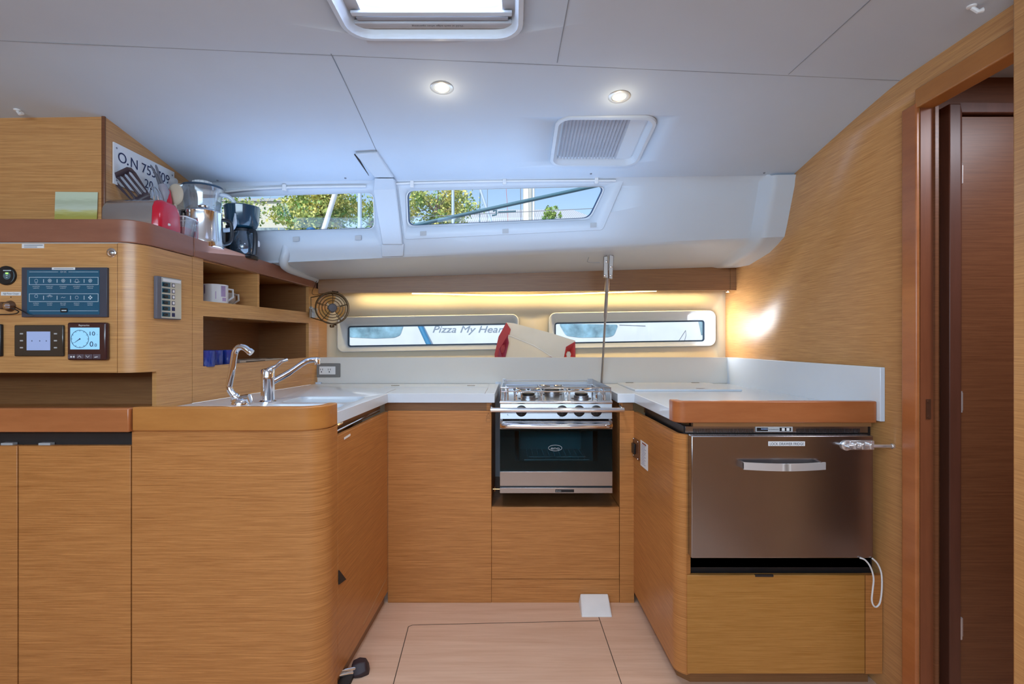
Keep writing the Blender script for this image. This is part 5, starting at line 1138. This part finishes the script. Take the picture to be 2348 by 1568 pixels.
def leafmat(name, c1, c2):
    m = bpy.data.materials.new(name); m.use_nodes = True; t = m.node_tree; b = t.nodes['Principled BSDF']; b.inputs['Roughness'].default_value = .6
    tc = t.nodes.new('ShaderNodeTexCoord'); n = t.nodes.new('ShaderNodeTexNoise'); n.inputs['Scale'].default_value = 2.2; n.inputs['Detail'].default_value = 5
    r = t.nodes.new('ShaderNodeValToRGB'); r.color_ramp.elements[0].color = (*c1,1); r.color_ramp.elements[1].color = (*c2,1); r.color_ramp.elements[0].position = .38; r.color_ramp.elements[1].position = .62
    t.links.new(tc.outputs['Object'], n.inputs['Vector']); t.links.new(n.outputs['Fac'], r.inputs[0]); t.links.new(r.outputs[0], b.inputs['Base Color'])
    b.inputs['Subsurface Weight'].default_value = 0; return m
LEAF = leafmat('backlit_autumn_leaves', (.16,.36,.08), (.90,.80,.25)); LEAF2 = leafmat('green_leaves', (.10,.28,.05), (.35,.52,.12))  # LEAF tones lightened, backlit brightness is put into the colour
BARK = mat('bark', (.22,.19,.17), .8)
def tree(c, rx, ry, rz, n, size, lab, lm=LEAF, seed=1):
    R = random.Random(seed); c = Vector(c); t = thing('tree', (c.x,c.y,-1), lab, 'tree', 'trees beyond the quay')
    mb = MB()
    cl = [Vector((R.gauss(0,.42)*rx,R.gauss(0,.4)*ry,R.gauss(0,.42)*rz)) for i in range(26)]
    for i in range(n):
        q = R.choice(cl)+Vector((R.gauss(0,.16)*rx,R.gauss(0,.16)*ry,R.gauss(0,.16)*rz))
        u = Vector((R.uniform(-1,1),R.uniform(-1,1),R.uniform(-1,1))).normalized(); v = u.cross(Vector((R.uniform(-1,1),R.uniform(-1,1),R.uniform(-1,1)))).normalized(); s = size*R.uniform(.5,1.2)
        mb.add([c+q-u*s, c+q+v*s*.55, c+q+u*s, c+q-v*s*.55], [(0,1,2,3)])
    mb.build('foliage', lm, t)
    tb = MB(); tb.tube([(c.x,c.y,-1),(c.x+.1,c.y,c.z*.5),(c.x,c.y,c.z)], [.10,.07,.04], 8)
    for q in cl[:14]: tb.tube([c+Vector((0,0,-rz*.4)), c+q*.5+Vector((0,0,-.05*rz)), c+q], [.02,.012,.005], 6)
    tb.build('trunk', BARK, t)
def w(px, py, Y): return at(px, py, Y)
tree(w(745,470,14), 1.25, 1.0, .85, 6500, .06, 'leafy green and yellow tree seen through the left deck window', LEAF, 3)
tree(w(545,485,17), .8, .8, .5, 900, .06, 'small tree top just right of the blender', LEAF, 5)
tree(w(1000,470,15), 1.0, 1.0, .72, 5200, .055, 'leafy tree at the left end of the right deck window', LEAF, 8)
tree(w(1263,492,20), .26, .26, .34, 900, .06, 'single small green tree at the right of the right deck window', LEAF2, 9)
tree(w(850,500,18), .9, .8, .6, 1600, .06, 'green tree behind the vertical pole beside the pillar', LEAF2, 12)
# quay buildings
cw = mat('cream_render', (.72,.70,.58), .7)
b0, b1 = w(560,462,24), w(668,540,24)
bu = thing('building', (b0.x,24,-1), 'plain cream building wall seen left of the big tree', 'building')
MB().box(b0.x-1,b1.x+.6,24,30,-1,b0.z).build('wall', cw, bu); MB().box(b0.x-1.1,b1.x+.7,23.9,30,b0.z,b0.z+.12).build('roof_edge', LGREY, bu)
RM = bpy.data.materials.new('corrugated_roof'); RM.use_nodes = True; t = RM.node_tree; b = t.nodes['Principled BSDF']; b.inputs['Roughness'].default_value = .5
tc = t.nodes.new('ShaderNodeTexCoord'); wv = t.nodes.new('ShaderNodeTexWave'); wv.inputs['Scale'].default_value = 3.0; wv.bands_direction = 'X'; rp = t.nodes.new('ShaderNodeValToRGB')
rp.color_ramp.elements[0].color = (.42,.45,.48,1); rp.color_ramp.elements[1].color = (.72,.74,.76,1)
t.links.new(tc.outputs['Object'], wv.inputs['Vector']); t.links.new(wv.outputs['Fac'], rp.inputs[0]); t.links.new(rp.outputs[0], b.inputs['Base Color'])
hall = thing('building', (3,26,-1), 'long low hall with pale corrugated roof beyond the masts', 'building')
r0, r1, r2 = w(1075,488,26), w(1290,486,30), w(1362,504,26)
MB().box(r0.x-.8,r2.x+.4,26,34,-1,w(0,512,26).z).build('wall', cw, hall)
zt_ = w(0,483,30).z
MB().prism([(r0.x-1.0,25.6,w(0,514,25.6).z),(r2.x+.5,25.6,w(0,512,25.6).z),(r2.x-.6,30,zt_),(r0.x+.2,30,zt_)], (0,0,.06)).build('roof', RM, hall)
low = thing('quay_wall', (-3,20,-1), 'grey blue stone bank below the trees', 'wall')
MB().box(-14,1.2,19,21,-1,w(0,522,19).z).build('stone_face', mat('grey_stone', (.30,.38,.42), .8, bump=(8,.8), var=.35), low)
# masts and rigging
yb = thing('sailboat', (0,9,-1), 'second sailboat beyond the white hull, its masts and rigging seen in the deck windows', 'boat')
mb = MB(); mb.loft([[Vector((x,9.2-h_,-1.05)),Vector((x,9.2-h_*1.1,1.2)),Vector((x,9.2+h_*1.1,1.2)),Vector((x,9.2+h_,-1.05))] for x,h_ in ((-7,.3),(-6,1.2),(-3,1.8),(2,1.9),(6,1.3),(7.5,.2))], False, True, True); mb.build('hull', HULLW, yb)
def pole(name, p0, p1, Y, r, m, far):
    a_, b_ = w(*p0, Y), w(*p1, Y); MB().tube([a_, b_], r, 12).build(name, m, yb if far else nb)
AL = mat('anodised_mast', (.55,.66,.80), .35, .3); CRM = mat('cream_mast', (.80,.76,.66), .4); TE = mat('blue_grey_boom', (.05,.16,.22), .5)
for nm, p0, p1, Y, r, m in (
    ('mast', (1210,700), (1210,150), 9, .082, CRM),
    ('mast', (1224,700), (1224,150), 9.5, .020, mat('white_mast',(.85,.85,.85),.4)),
    ('mast', (1039,700), (1038,150), 10, .028, AL),
    ('mast', (825,700), (825,150), 8, .032, AL),
    ('pole', (676,740), (782,400), 7, .034, mat('white_pole',(.8,.82,.84),.35)),
    ('pole', (1208,760), (1090,400), 7, .018, AL),
    ('boom', (880,532), (1420,414), 4.6, .017, TE),
    ('guard_wire', (900,500), (1400,476), 5.5, .0035, INKG),
    ('rigging_wire', (1096,700), (1102,380), 7.5, .006, TE),
    ('rigging_wire', (1116,700), (1118,380), 8, .004, INKG),
    ('rigging_wire', (1197,700), (1192,300), 8.6, .006, INKG),
    ('rigging_wire', (1170,600), (1158,380), 8.6, .003, mat('red_line',(.6,.08,.08),.5))):
    pole(nm, p0, p1, Y, r, m, Y > 6)
for sx in (900,1400): MB().tube([w(sx,600,5.5),w(sx,470,5.5)], .012, 8).build('stanchion', AL, nb)
MB().tube([w(880,600,5.4),w(880,532,4.6)], .02, 8).build('boom_support', TE, nb)
MB().tube([w(1142,486,5.45),w(1183,484,5.45)], .008, 8).build('turnbuckle', TE, nb)
MB().tube([w(1130,484,5.45),w(1138,482,5.45),w(1138,492,5.45),w(1128,494,5.45)], .010, 8).build('shackle', TE, nb)
def dome(): pass
tag(MB().lathe(w(713,540,6),(0,0,1),[(.07,-.5),(.07,0),(.065,.05),(.04,.085),(.001,.095)],20).build('fender_top', mat('deep_blue_cover',(.02,.12,.30),.4)), 'rounded blue fender cover at the foot of the slanted pole', 'fender')
